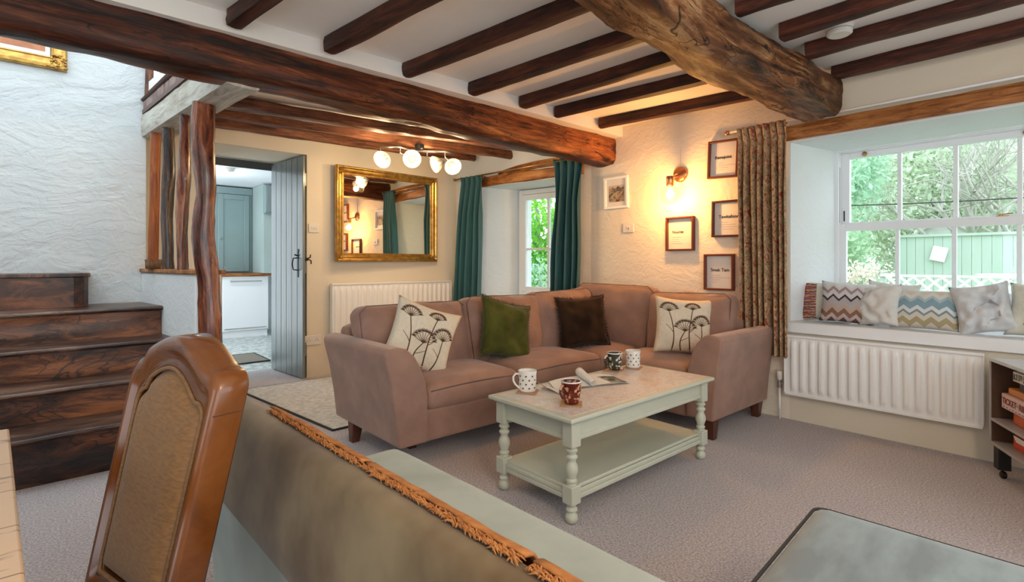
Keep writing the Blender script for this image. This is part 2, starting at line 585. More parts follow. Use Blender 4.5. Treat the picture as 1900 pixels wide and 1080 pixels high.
def hogweed(root, f, mx, rnd):
    mb = MB()
    def stroke(x0, y0, x1, y1, w, bend=0.03, n=8):
        P = []
        for i in range(n + 1):
            t = i / n
            P.append((x0 + (x1 - x0) * t + bend * math.sin(t * math.pi), y0 + (y1 - y0) * t))
        ribbon(mb, P, w, f, mx)
        return P[-1]
    for (bx, tx, ty, sz, bd) in [(0.30, 0.22, 0.80, 0.15, 0.05), (0.45, 0.50, 0.48, 0.17, -0.05), (0.72, 0.78, 0.58, 0.16, 0.03), (0.60, 0.62, 0.84, 0.12, -0.04)]:
        stroke(bx, 0.03, tx, ty - sz * 0.5, 0.022, bd, 12)
        for k in range(9):
            a = R(90 + (k - 4) * 17)
            ex, ey = tx + math.cos(a) * sz, ty - sz * 0.5 + math.sin(a) * sz
            stroke(tx, ty - sz * 0.5, ex, ey, 0.011, 0.0, 4)
            for j in range(6):
                a2 = R(90 + (j - 2.5) * 34)
                stroke(ex, ey, ex + math.cos(a2) * sz * 0.26, ey + math.sin(a2) * sz * 0.26, 0.013, 0, 2)
        sx = bx + (tx - bx) * 0.5
        stroke(sx + bd, (ty) * 0.45, sx + 0.09 * (1 if bd < 0 else -1), ty * 0.62, 0.011, 0.01, 5)
    mb.build('printed_flower_heads', INK, root)


def text_part(txt, size, mat, parent, origin, xdir, updir, name='printed_words', align='LEFT', bold=0.0):
    cu = bpy.data.curves.new(name, 'FONT')
    cu.body = txt; cu.size = size; cu.extrude = 0.0004; cu.align_x = align; cu.offset = bold
    o = bpy.data.objects.new(name, cu)
    cu.materials.append(mat)
    col.objects.link(o)
    x = Vector(xdir).normalized(); u = Vector(updir).normalized(); z = x.cross(u)
    m = Matrix(((x.x, u.x, z.x, origin[0]), (x.y, u.y, z.y, origin[1]), (x.z, u.z, z.z, origin[2]), (0, 0, 0, 1)))
    if parent is not None:
        o.parent = parent
        m = wmat(parent).inverted() @ m
    dg = bpy.context.evaluated_depsgraph_get()
    me = bpy.data.meshes.new_from_object(o.evaluated_get(dg))
    me.materials.clear(); me.materials.append(mat)
    bpy.data.objects.remove(o)
    o2 = bpy.data.objects.new(name, me)
    col.objects.link(o2)
    if parent is not None: o2.parent = parent
    o2.matrix_basis = m
    return o2

# ================================================================ THE ROOM
def struct(name, mb, mat, parent=None, **k):
    o = mb.build(name, mat, parent, **k)
    if parent is None: o['kind'] = 'structure'
    return o


clean(struct('floor', MB().prism([(-2.4, -1.6), (3.97, -1.6), (3.97, 3.3), (3.64, 5.1), (1.84, 5.1), (1.84, 5.77), (0.98, 5.77), (0.98, 5.1), (-2.4, 5.1)], -0.1, 0.0), CARPET))
tile = M('patterned_kitchen_tile', (0.62, 0.64, 0.62), (0.34, 0.37, 0.36), 0.35, scale=14, lo=0.44, hi=0.54, detail=2)
clean(struct('floor_kitchen', MB().box(0.0, 3.4, 5.77, 9.2, -0.1, 0.0), tile))

# walls
clean(struct('wall_right', MB().prism([(3.95, 1.45), (3.95, 3.28), (3.919, 3.45), (4.36, 3.60), (4.62, 3.65), (4.75, 3.3), (4.75, 1.33), (4.56, 1.33)], 0, 2.5), WALLC))
clean(struct('wall_corner', MB().prism([(3.69, 4.70), (3.62, 5.08), (3.62, 5.8), (4.7, 5.8), (4.42, 4.62), (4.17, 4.60)], 0, 2.5), REVEAL))
seg = MB().prism([(3.919, 3.45), (3.69, 4.70), (4.17, 4.60), (4.42, 4.62), (4.62, 3.65), (4.36, 3.60)], 0, 0.72)
seg.prism([(3.919, 3.45), (3.69, 4.70), (4.17, 4.60), (4.42, 4.62), (4.62, 3.65), (4.36, 3.60)], 1.995, 2.5)
clean(struct('wall_small_window', seg, REVEAL))
seg = MB().prism([(3.95, 1.45), (4.56, 1.33), (4.75, 1.33), (4.75, -0.42), (4.56, -0.42), (3.95, -0.50)], 0, 0.655)
clean(struct('wall_under_window', seg, WALLB))
seg = MB().prism([(3.95, 1.45), (4.56, 1.33), (4.75, 1.33), (4.75, -0.42), (4.56, -0.42), (3.95, -0.50)], 1.995, 2.5)
clean(struct('wall_over_window', seg, WALLB))
clean(struct('wall_right_end', MB().prism([(3.95, -0.50), (4.56, -0.42), (4.75, -0.42), (4.75, -1.6), (3.95, -1.6)], 0, 2.5), WALLC))
seg = MB().box(0.53, 0.985, 5.08, 5.77, 0, 2.5)
seg.box(0.985, 1.84, 5.08, 5.77, 2.172, 2.5)
seg.box(1.84, 3.63, 5.08, 5.77, 0, 2.5)
clean(struct('wall_back', seg, WALLB))
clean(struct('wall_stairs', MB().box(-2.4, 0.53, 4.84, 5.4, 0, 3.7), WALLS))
LWM = plaster('low_wall_plaster', (0.78, 0.80, 0.80), (0.75, 0.77, 0.78), 0.45, 0.014, 4)
clean(struct('wall_low', MB().prism([(0.497, 4.84), (0.652, 3.66), (0.80, 3.66), (0.66, 4.84)], 0, 1.05), LWM, bevel=0.02))
# reveal linings of the big window, the colour the recess is painted
seg = MB().prism([(3.952, 1.4488), (4.559, 1.3288), (4.559, 1.3258), (3.952, 1.4438)], 0.705, 1.993)
clean(struct('trim_1', seg, REVEAL))
# window seat board with its white fascia and the lip over the radiator
seg = MB().prism([(3.925, 1.452), (4.55, 1.33), (4.55, -0.42), (3.925, -0.5)], 0.656, 0.70)
seg.box(3.918, 3.949, -0.5, 1.456, 0.626, 0.698)
clean(struct('trim_2', seg, WHITE, bevel=0.005))
# soffit board over the big window
clean(struct('trim_3', MB().prism([(3.952, 1.445), (4.56, 1.325), (4.56, -0.41), (3.952, -0.49)], 1.982, 1.994), REVEAL))
clean(struct('ceiling', MB().box(-2.4, 3.97, -1.6, 2.92, 2.385, 2.5), CEIL))
seg = MB().box(-2.4, 3.97, 2.905, 3.19, 2.29, 2.5)
clean(struct('ceiling_upstand', seg, CEIL))
clean(struct('ceiling_back', MB().prism([(0.72, 3.19), (3.97, 3.19), (3.65, 5.08), (0.53, 5.08), (0.53, 4.86)], 2.355, 2.5), CEIL))
seg = MB().box(-2.5, -1.5, -1.7, -1.6, 0, 2.5)
seg.box(2.6, 4.75, -1.7, -1.6, 0, 2.5); seg.box(-1.5, 2.6, -1.7, -1.6, 0, 0.5); seg.box(-1.5, 2.6, -1.7, -1.6, 2.15, 2.5)
clean(struct('wall_rear', seg, WALLB))
seg = MB().box(-2.5, -2.4, -1.6, -0.6, 0, 2.5)
seg.box(-2.5, -2.4, 1.0, 5.4, 0, 3.7); seg.box(-2.5, -2.4, -0.6, 1.0, 2.1, 2.5)
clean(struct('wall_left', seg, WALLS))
# kitchen shell
seg = MB().box(0.0, 3.4, 9.2, 9.4, 0, 2.5)
clean(struct('wall_kitchen_back', seg, KITW))
clean(struct('wall_kitchen_right', MB().box(3.3, 3.4, 5.8, 9.2, 0, 2.5), KITW))
clean(struct('ceiling_kitchen', MB().box(0.0, 3.4, 5.77, 9.2, 2.32, 2.42), KITW))
# upstairs partition beyond the pale beam
seg = MB().prism([(0.66, 4.84), (0.78, 3.70), (0.86, 3.70), (0.74, 4.84)], 2.40, 3.7)
clean(struct('wall_landing', seg, REVEAL))

# ---------------------------------------------------------------- windows
def wbox(mb, O, e, n, s0, s1, d0, d1, z0, z1):
    """box in a wall frame: s along e, d along n"""
    m = Matrix(((e[0], n[0], 0, O[0]), (e[1], n[1], 0, O[1]), (0, 0, 1, 0), (0, 0, 0, 1)))
    return mb.box(s0, s1, d0, d1, z0, z1, m)


GLASS = glassy('window_glass', 0.0, (1, 1, 1), 0.0)
w1 = bpy.data.objects.new('window_1', None); col.objects.link(w1); w1.location = (4.55, 0.45, 0.70); w1['kind'] = 'structure'
O, e, n = (4.55, 1.343), (0, -1), (1, 0)
LN = 1.745
fr = MB()
wbox(fr, O, e, n, -0.02, 0.035, -0.02, 0.14, 0.70, 1.985)
wbox(fr, O, e, n, LN - 0.035, LN + 0.02, -0.02, 0.14, 0.70, 1.985)
wbox(fr, O, e, n, 0.035, LN - 0.035, 0.0, 0.14, 1.968, 1.985)
wbox(fr, O, e, n, 0.035, LN - 0.035, 0.0, 0.14, 0.70, 0.80)
wbox(fr, O, e, n, -0.02, LN + 0.02, -0.035, 0.0, 1.972, 1.99)
clean(fr.build('outer_frame', UPVC, w1, bevel=0.004))
us = MB()
wbox(us, O, e, n, 0.035, 0.088, 0.055, 0.10, 1.37, 1.968)
wbox(us, O, e, n, LN - 0.088, LN - 0.035, 0.055, 0.10, 1.37, 1.968)
wbox(us, O, e, n, 0.088, LN - 0.088, 0.055, 0.10, 1.925, 1.968)
wbox(us, O, e, n, 0.088, LN - 0.088, 0.055, 0.10, 1.38, 1.432)
for k in range(1, 5):
    s = 0.088 + (LN - 0.176) * k / 5
    wbox(us, O, e, n, s - 0.0125, s + 0.0125, 0.058, 0.097, 1.432, 1.925)
clean(us.build('upper_sash', UPVC, w1, bevel=0.003))
lsh = MB()
wbox(lsh, O, e, n, 0.030, 0.078, 0.006, 0.05, 0.80, 1.42)
wbox(lsh, O, e, n, LN - 0.078, LN - 0.030, 0.006, 0.05, 0.80, 1.42)
wbox(lsh, O, e, n, 0.078, LN - 0.078, 0.006, 0.05, 1.365, 1.42)
wbox(lsh, O, e, n, 0.078, LN - 0.078, 0.006, 0.05, 0.80, 0.925)
for k in range(1, 5):
    s = 0.082 + (LN - 0.164) * k / 5
    wbox(lsh, O, e, n, s - 0.0125, s + 0.0125, 0.010, 0.046, 0.925, 1.365)
clean(lsh.build('lower_sash', UPVC, w1, bevel=0.003))
gl = MB(); wbox(gl, O, e, n, 0.08, LN - 0.08, 0.076, 0.080, 1.42, 1.935)
clean(gl.build('upper_pane', GLASS, w1))
gl = MB(); wbox(gl, O, e, n, 0.07, LN - 0.07, 0.026, 0.030, 0.91, 1.375)
clean(gl.build('lower_pane', GLASS, w1))
for s, z in ((0.19, 1.947), (1.06, 1.947)):
    k = MB().lathe([(0.004, 0), (0.016, 0.0), (0.016, 0.008), (0.008, 0.014), (0.006, 0.03), (0.002, 0.032)], (0, 0, 0), 12,
                   Matrix.Translation((4.60, 1.343 - s, z)) @ Matrix.Rotation(R(-90), 4, 'Y'))
    clean(k.build('brass_knob', BRASS, w1, smooth=True))
k = MB(); k.box(4.558, 4.58, 0.36, 0.42, 1.42, 1.425); k.tube([(4.57, 0.40, 1.43), (4.565, 0.37, 1.436), (4.56, 0.34, 1.438)], 0.004, 8)
k.lathe([(0.010, 0), (0.011, 0.008), (0.005, 0.014)], (4.57, 0.40, 1.424), 12)
clean(k.build('sash_catch', BRASS, w1, smooth=False))
k = MB(); k.box(4.548, 4.556, 1.272, 1.280, 1.44, 1.52)
clean(k.build('sash_cord_slot', DARKEDGE, w1))
k = MB(); k.box(4.552, 4.565, 1.308, 1.316, 1.43, 1.86)
clean(k.build('sash_groove', DARKEDGE, w1))

w2 = bpy.data.objects.new('window_2', None); col.objects.link(w2); w2.location = (4.27, 4.08, 0.72); w2['kind'] = 'structure'
eL = Vector((0.178, -0.984)); nL = Vector((0.984, 0.178))
O2 = (4.172, 4.575); e, n = tuple(eL), tuple(nL); L2 = 0.98
fr = MB()
wbox(fr, O2, e, n, 0, 0.05, 0, 0.07, 0.72, 1.985); wbox(fr, O2, e, n, L2 - 0.05, L2, 0, 0.07, 0.72, 1.985)
wbox(fr, O2, e, n, 0.05, L2 - 0.05, 0, 0.07, 1.93, 1.985); wbox(fr, O2, e, n, 0.05, L2 - 0.05, 0, 0.07, 0.72, 0.78)
clean(fr.build('outer_frame', UPVC, w2, bevel=0.004))
fr = MB()
wbox(fr, O2, e, n, 0.052, 0.105, -0.012, 0.045, 0.785, 1.925); wbox(fr, O2, e, n, L2 - 0.105, L2 - 0.052, -0.012, 0.045, 0.785, 1.925)
wbox(fr, O2, e, n, 0.105, L2 - 0.105, -0.012, 0.045, 1.865, 1.925); wbox(fr, O2, e, n, 0.105, L2 - 0.105, -0.012, 0.045, 0.785, 0.84)
for s in (0.42, 0.70):
    wbox(fr, O2, e, n, s - 0.013, s + 0.013, 0.0, 0.04, 0.84, 1.865)
wbox(fr, O2, e, n, 0.105, L2 - 0.105, 0.001, 0.039, 1.27, 1.296)
clean(fr.build('casement', UPVC, w2, bevel=0.003))
gl = MB(); wbox(gl, O2, e, n, 0.09, L2 - 0.09, 0.018, 0.022, 0.82, 1.88)
clean(gl.build('pane', GLASS, w2))

# ================================================================ BEAMS
def beam(name, label, pts, w, h, mat, seed, wob=0.008, **k):
    o = rough_beam(pts, w, h, seed, wob, **k).build(name, mat)
    clean(o); flatend(o, 50)
    return tag(o, label, 'beam')


beam('ceiling_beam', 'huge dark red-brown oak beam crossing the whole ceiling above the sofa and spotlights',
     [(-1.5, 3.05, 2.235), (0.8, 3.08, 2.220), (2.4, 3.11, 2.195), (3.95, 3.10, 2.175)], 0.25, 0.26, BEAM, 1, 0.016, power=5, n=24, step=0.06)
beam('ceiling_beam', 'crooked weathered oak beam with knots and splits running to the wall over the floral curtain',
     [(0.2, 1.24, 2.27), (1.4, 1.23, 2.26), (2.1, 1.275, 2.24), (2.7, 1.285, 2.235), (3.3, 1.235, 2.21), (3.80, 1.20, 2.19)],
     0.27, 0.26, OLDOAK, 5, 0.020, power=4.5, n=36, step=0.03)
names_l = ['nearest', 'second from', 'third from', 'fourth from', 'fifth from', 'sixth from', 'seventh from']
for i, (a, b) in enumerate([((3.63, 2.873), (3.86, 1.40)), ((3.096, 2.892), (3.29, 1.38)), ((2.716, 2.893), (2.81, 1.40)), ((2.244, 2.916), (2.40, 1.36)),
                            ((1.726, 2.913), (1.93, 1.34)), ((1.206, 2.86), (1.41, 1.32)), ((0.718, 2.87), (0.94, 1.32))]):
    beam('ceiling_joist', 'dark joist between the big and crooked beams, ' + names_l[i] + ' the lamp-lit wall',
         [(a[0] - 0.04, a[1], 2.345), (b[0] - 0.04, b[1], 2.35)], 0.082, 0.092, JOIST, 10 + i, 0.005, n=12)
names_r = ['nearest the big window', 'just beyond the smoke alarm', 'just before the smoke alarm', 'farthest from the big window']
for i, (a, b) in enumerate([((3.811, 1.12), (3.80, -1.2)), ((3.294, 1.10), (3.37, -1.2)), ((2.93, 1.10), (2.88, -1.2)), ((2.49, 1.13), (2.56, -1.2))]):
    beam('ceiling_joist', 'dark joist right of the crooked beam, ' + names_r[i],
         [(a[0] - 0.04, a[1], 2.343), (b[0] - 0.04, b[1], 2.343)], 0.082, 0.09, JOIST, 20 + i, 0.005, n=12)
for i, (p, q, nm) in enumerate([((0.80, 4.93, 2.315), (3.62, 4.74, 2.33), 'farthest back, nearest the mirror wall'),
                                ((0.80, 4.62, 2.305), (3.78, 4.28, 2.31), 'the middle one, above the spotlight bar'),
                                ((0.86, 4.20, 2.30), (3.80, 3.80, 2.31), 'nearest the big beam'),
                                ((0.86, 3.62, 2.31), (3.86, 3.42, 2.315), 'tucked close behind the big beam')]):
    beam('ceiling_joist', 'wavy brown joist over the back of the room, ' + nm,
         [p, tuple((Vector(p) + Vector(q)) / 2 + Vector((0, 0.03 * (-1) ** i, -0.015))), q], 0.085, 0.085, BACKJ, 30 + i, 0.010, n=14)
beam('trimmer_beam', 'pale painted timber beam resting on the posts beside the stairs',
     [(0.585, 4.90, 2.17), (0.68, 3.98, 2.172), (0.774, 3.09, 2.17)], 0.185, 0.18, PALE, 41, 0.006, n=20, power=9)
beam('window_lintel', 'rough brown timber lintel over the big window seat window',
     [(3.935, 1.50, 2.045), (3.935, 0.5, 2.05), (3.935, -0.6, 2.05)], 0.05, 0.105, LINTEL, 44, 0.008, n=16, power=6)
o = rough_beam([(3.675, 4.86, 2.045), (3.79, 4.16, 2.055), (3.935, 3.36, 2.06)], 0.05, 0.11, 45, 0.007, n=14, power=6)
o = rough_beam([(3.735, 4.42, 2.10), (3.79, 4.14, 2.145), (3.86, 3.74, 2.165), (3.91, 3.40, 2.15)], 0.045, 0.08, 46, 0.006, n=12, mb=o)
o = o.build('window_lintel', LINTEL); clean(o); flatend(o, 50)
tag(o, 'orange timber lintel over the small window between the teal curtains', 'beam')

# ---------------------------------------------------------------- posts by the stairs
def post(label, pts, r, mat, seed, wob):
    o = rough_beam(pts, r * 2, r * 2, seed, wob, n=16, step=0.05, power=2.2).build('timber_post', mat)
    clean(o); flatend(o, 60)
    return tag(o, label, 'post')


post('thick knotty polished timber post standing from the floor in front of the other posts',
     [(0.730, 3.58, 0.0), (0.718, 3.58, 0.55), (0.712, 3.60, 0.95), (0.682, 3.60, 1.25), (0.692, 3.60, 1.55), (0.676, 3.60, 1.80), (0.685, 3.60, 2.09)], 0.056, POST, 51, 0.014)
post('slim red-brown knotty post next to the thick front post, standing on the low wall',
     [(0.625, 3.95, 1.075), (0.628, 3.95, 1.4), (0.640, 3.95, 1.8), (0.643, 3.95, 2.09)], 0.034, POST, 52, 0.012)
post('near-black slim post on the low wall, between an orange post and a red-brown one',
     [(0.612, 4.38, 1.075), (0.605, 4.38, 1.5), (0.612, 4.38, 1.8), (0.612, 4.38, 2.09)], 0.037, POSTD, 53, 0.010)
post('plain orange leaning post on the low wall, nearest the rough white stair wall',
     [(0.548, 4.62, 1.075), (0.556, 4.62, 1.5), (0.566, 4.62, 2.09)], 0.033, POSTO, 54, 0.003)

# ledge, brick infill and rail above the pale beam
o = MB().prism([(0.487, 4.835), (0.640, 3.64), (0.815, 3.64), (0.675, 4.835)], 1.05, 1.076).build('wall_ledge', LINTEL, bevel=0.005)
clean(o); tag(o, 'thin brown wooden ledge capping the low wall under the posts', 'ledge')
brick = M('old_purple_brick', (0.20, 0.13, 0.12), (0.36, 0.26, 0.23), 0.8, scale=9, bs=0.8, bd=0.01)
root = thing('landing_edge', 'strip of old brick with dark timber rail above the pale beam at the stair top', 'landing edge', (0.62, 3.9, 2.26))
d = Vector((0.15, -1.64, 0)).normalized()
P0 = Vector((0.555, 4.84, 0)); sd = Vector((-d.y, d.x, 0))
def along(t, off, z): return tuple(P0 + d * t - sd * off + Vector((0, 0, z)))
clean(MB().bar(along(0, 0, 2.275), along(1.6, 0, 2.275), 0.10, 0.03).build('mortar_bed', DARKLEG, root))
t = 0.0; k = 0
rnd = random.Random(3)
bm_ = MB()
while t < 1.55:
    L = rnd.choice([0.09, 0.2, 0.2, 0.11])
    bm_.bar(along(t + 0.008, 0.0, 2.322), along(t + L - 0.006, 0.0, 2.322), 0.085 + rnd.random() * 0.012, 0.066)
    t += L
clean(bm_.build('bricks', brick, root, bevel=0.006))
o = rough_beam([along(-0.02, -0.005, 2.372), along(0.8, -0.005, 2.375), along(1.6, -0.005, 2.378)], 0.13, 0.03, 60, 0.004, n=12).build('rail', JOIST, root)
clean(o); flatend(o, 50)
o = rough_beam([(0.545, 4.80, 2.39), (0.548, 4.80, 2.75)], 0.055, 0.05, 61, 0.004, n=12, power=6).build('timber_stud', BACKJ)
clean(o); tag(flatend(o, 50), 'short brown upright stud above the rail at the top of the stair wall', 'post')
o = MB().box(0.635, 0.66, 4.5, 4.55, 2.39, 2.9).build('timber_stud', KITP)
clean(o); tag(o, 'narrow grey-painted upright behind the brown stud on the landing', 'post')

# ---------------------------------------------------------------- staircase
st = thing('staircase', 'old worn dark wooden staircase climbing to the rough white wall', 'staircase', (-0.4, 3.5, 0))
noses = [(3.50, 0.255), (3.77, 0.435), (4.035, 0.625), (4.30, 0.822)]
rnd = random.Random(8)
def rightx(y): return 0.497 + (4.84 - y) * 0.131 if y > 3.66 else 0.66
prevz = 0.0
for i, (y, z) in enumerate(noses):
    nxt = noses[i + 1][0] if i < 3 else 4.84
    xr = rightx(y) - 0.003 if i else 0.60
    xr2 = rightx(nxt) - 0.003 if i else 0.60
    tb = MB()
    def tread(u, v, i=i, y=y, z=z, nxt=nxt, xr=xr, xr2=xr2):
        x = -1.6 + ((xr + (xr2 - xr) * v) + 1.6) * u
        yy = y + (min(nxt + 0.03, 4.838) - y) * v
        wear = -0.010 * max(0, math.sin(max(0, min(1, (x + 1.3) / 1.7)) * math.pi)) * (1 - v)
        return (x, yy + 0.006 * noise.noise(Vector((x * 3, i, 0))) * (1 - v), z + wear * 0.6 + 0.004 * noise.noise(Vector((x * 4, i * 3, v * 2))))
    N, V = 40, 5
    top = []
    tb.grid(tread, N, V, lambda u, v: (u * 2.1, v * 0.3 + i))
    # underside and front nose
    def nosef(u, v, tread=tread):
        a = Vector(tread(u, 0)); ang = v * math.pi
        return (a.x, a.y - 0.012 * math.sin(ang), a.z - 0.028 * v)
    tb.grid(nosef, N, 6, lambda u, v: (u * 2.1, v * 0.05 + i))
    def under(u, v, tread=tread):
        a = Vector(tread(u, v)); return (a.x, a.y, a.z - 0.028)
    tb.grid(under, N, V, lambda u, v: (u * 2.1, v * 0.3 + i))
    tb.grid(lambda u, v, tread=tread: Vector(tread(1, u)) - Vector((0, 0, 0.028 * v)), V, 1)
    o = tb.build('tread', TREAD, st, smooth=True)
    rb = MB()
    def riser(u, v, y=y, z=z, prevz=prevz, xr=xr, i=i):
        x = -1.6 + (xr - 0.004 + 1.6) * u
        return (x, y + 0.022 + 0.008 * noise.noise(Vector((x * 2.5, v * 2, i * 5))), prevz + (z - 0.027 - prevz) * v - (0.006 if i else 0))
    rb.grid(riser, 40, 6, lambda u, v: (u * 2.1 + 3, v * 0.2 + i * 3))
    rb.grid(lambda u, v, riser=riser: Vector(riser(u, v)) + Vector((0, 0.03, 0)), 40, 6)
    o = rb.build('riser', STAIR, st, smooth=True)
    prevz = z
# turning step at the top, its rounded right end
pr = [(-1.6, 4.56), (0.10, 4.56), (0.165, 4.575), (0.19, 4.62), (0.195, 4.838), (-1.6, 4.838)]
o = clean(MB().prism(pr, 1.022, 1.05).build('tread', TREAD, st, bevel=0.006))
pr = [(-1.6, 4.575), (0.10, 4.575), (0.155, 4.59), (0.178, 4.63), (0.182, 4.836), (-1.6, 4.836)]
rb = MB()
pp = [Vector((-1.6 + 1.7 * k / 20, 4.575, 0)) for k in range(21)] + [Vector((0.155, 4.59, 0)), Vector((0.178, 4.63, 0)), Vector((0.182, 4.83, 0))]
m = len(pp) - 1
rb.grid(lambda u, v: (pp[round(u * m)].x, pp[round(u * m)].y, 0.82 + 0.202 * v), m, 3, lambda u, v: (u * 2 + 5, v * 0.2 + 9))
rb.build('riser', STAIR, st, smooth=False)

# ---------------------------------------------------------------- front door leaf to the kitchen (door_1)
d1 = bpy.data.objects.new('door_1', None); col.objects.link(d1); d1.location = (1.72, 5.74, 0); d1['kind'] = 'structure'
d1.rotation_euler = (0, 0, math.atan2(5.03 - 5.74, 1.785 - 1.71))
def D(mb, name, mat, parent=d1, **k):
    return clean(mb.build(name, mat, parent, world=False, **k))
W = 0.715
mb = MB()
for i in range(6):
    a = W * i / 6
    mb.box(a + 0.0015, a + W / 6 - 0.0015, -0.012, 0.012, 0.012, 2.15)
D(mb, 'boards', SLATE, bevel=0.004)
mb = MB()
for z in (0.22, 1.02, 1.86):
    mb.box(0.01, W - 0.02, 0.012, 0.034, z, z + 0.13)
D(mb, 'ledges', SLATE, bevel=0.004)
mb = MB()
mb.box(W - 0.105, W - 0.085, -0.016, -0.012, 0.98, 1.24)
mb.lathe([(0.016, 0), (0.016, 0.004)], (W - 0.095, -0.014, 1.24), 12, Matrix.Rotation(R(90), 4, 'X'))
mb.tube([(W - 0.095, -0.015, 1.05), (W - 0.12, -0.05, 1.055), (W - 0.13, -0.055, 1.11), (W - 0.12, -0.05, 1.165), (W - 0.095, -0.015, 1.17)], 0.006, 8)
mb.tube([(W - 0.095, -0.02, 1.19), (W - 0.12, -0.035, 1.20)], 0.007, 8)
D(mb, 'latch_handle', IRON)
mb = MB(); mb.tube([(W - 0.005, 0.03, 1.16), (W + 0.025, 0.05, 1.175), (W + 0.03, 0.05, 1.20)], 0.006, 8)
mb.tube([(W - 0.01, 0.04, 1.16), (W + 0.03, 0.055, 1.14), (W + 0.032, 0.055, 1.11)], 0.006, 8)
mb.box(W - 0.06, W, 0.012, 0.04, 1.14, 1.17)
D(mb, 'latch', IRON)
for z in (1.78, 1.05, 0.35):
    pass
# frame of the doorway
DFR = M('dark_door_frame_paint', (0.055, 0.065, 0.065), rough=0.4)
seg = MB(); seg.box(0.99, 1.05, 5.70, 5.765, 0, 2.168); seg.box(1.745, 1.80, 5.752, 5.768, 0, 2.168); seg.box(1.05, 1.80, 5.745, 5.768, 2.09, 2.168)
clean(struct('door_2', seg, DFR, bevel=0.004))

# ---------------------------------------------------------------- kitchen
ct = clean(MB().box(0.9, 2.56, 8.46, 9.19, 0.925, 0.962).build('worktop', LINTEL, bevel=0.004))
tag(ct, 'oak kitchen worktop over the white appliance beyond the grey door', 'worktop')
dw = thing('dishwasher', 'white appliance front with long bar handle in the kitchen beyond the doorway', 'dishwasher', (2.17, 8.5, 0))
clean(MB().box(1.85, 2.49, 8.50, 9.1, 0.10, 0.92).build('door', WHITE, dw, bevel=0.008))
clean(MB().box(1.86, 2.48, 8.53, 9.1, 0.0, 0.095).build('plinth', WHITE, dw))
clean(MB().box(1.88, 2.46, 8.492, 8.499, 0.13, 0.145).build('trim', CHROME, dw))
hb = MB().tube([(1.96, 8.465, 0.845), (2.38, 8.465, 0.845)], 0.011, 8); hb.box(1.955, 1.975, 8.465, 8.5, 0.835, 0.855); hb.box(2.365, 2.385, 8.465, 8.5, 0.835, 0.855)
clean(hb.build('handle', CHROME, dw))
bc = thing('base_cabinet', 'white base cabinet left of the kitchen appliance, mostly behind the thick post', 'cabinet', (1.4, 8.5, 0))
clean(MB().box(0.95, 1.845, 8.52, 9.1, 0.0, 0.92).build('body', WHITE, bc, bevel=0.004))
clean(MB().box(0.96, 1.84, 8.50, 8.519, 0.11, 0.91).build('door', WHITE, bc, bevel=0.004))
tc_ = thing('tall_cupboard', 'grey-green tall panelled kitchen cupboard standing at the worktop', 'cupboard', (2.1, 9.0, 0.962))
clean(MB().box(1.55, 2.366, 8.92, 9.19, 0.963, 2.29).build('body', KITG, tc_, bevel=0.004))
db = MB(); db.box(1.88, 2.318, 8.90, 8.919, 0.985, 2.185)
dd = clean(db.build('door', KITG, tc_, bevel=0.004))
pf = MB()
for a in ((1.88, 1.955, 0.985, 2.185), (2.243, 2.318, 0.985, 2.185), (1.955, 2.243, 0.985, 1.065), (1.955, 2.243, 2.105, 2.185)):
    pf.box(a[0], a[1], 8.885, 8.8995, a[2], a[3])
clean(pf.build('raised_frame', KITG, dd, bevel=0.006))
kn = MB().lathe([(0.006, 0), (0.006, 0.012), (0.015, 0.02), (0.012, 0.03), (0.003, 0.033)], (0, 0, 0), 12, Matrix.Translation((1.915, 8.885, 1.5)) @ Matrix.Rotation(R(90), 4, 'X'))
clean(kn.build('knob', KITG, dd, smooth=True))
clean(MB().box(1.55, 2.366, 8.90, 8.9195, 2.19, 2.30).build('cornice', KITG, tc_, bevel=0.006))
tu = clean(MB().box(2.37, 3.29, 8.33, 9.19, 0.965, 2.315).build('tall_kitchen_unit', KITP, bevel=0.003))
tag(tu, 'pale grey-green side of the kitchen housing unit right of the tall cupboard', 'kitchen unit')
wc = thing('wall_cabinet', 'small dark grey-green wall cabinet edge high up beside the open grey door', 'cabinet', (2.5, 8.3, 1.87))
clean(MB().box(2.36, 2.9, 8.19, 8.325, 1.87, 2.28).build('body', KITG, wc, bevel=0.003))
clean(MB().box(2.37, 2.89, 8.172, 8.189, 1.88, 2.27).build('door', SLATE, wc, bevel=0.003))
sa = thing('smoke_alarm', 'round white alarm on the kitchen ceiling seen through the doorway', 'smoke alarm', (1.66, 7.26, 2.32))
clean(MB().lathe([(0.065, 0), (0.065, -0.015), (0.05, -0.04), (0.0, -0.042)], (1.66, 7.26, 2.319), 24, cap=False).build('body', SWITCH, sa, smooth=True))
clean(MB().lathe([(0.02, 0), (0.018, -0.005), (0, -0.006)], (1.66, 7.26, 2.277), 16, cap=False).build('grille', SWITCH, sa))
o = MB().box(1.20, 1.83, 6.25, 6.86, 0.001, 0.014)
dm = thing('doormat', 'small dark-edged mat on the kitchen tiles just past the doorway', 'mat', (1.5, 6.5, 0))
clean(o.build('mat', M('brown_mat', (0.24, 0.21, 0.17), (0.15, 0.13, 0.10), 0.95, scale=60, bs=0.6), dm))
e_ = MB(); e_.box(1.18, 1.85, 6.23, 6.25, 0.001, 0.016); e_.box(1.18, 1.85, 6.86, 6.88, 0.001, 0.016); e_.box(1.18, 1.20, 6.25, 6.86, 0.001, 0.016); e_.box(1.83, 1.85, 6.25, 6.86, 0.001, 0.016)
clean(e_.build('rubber_edge', DARKEDGE, dm))

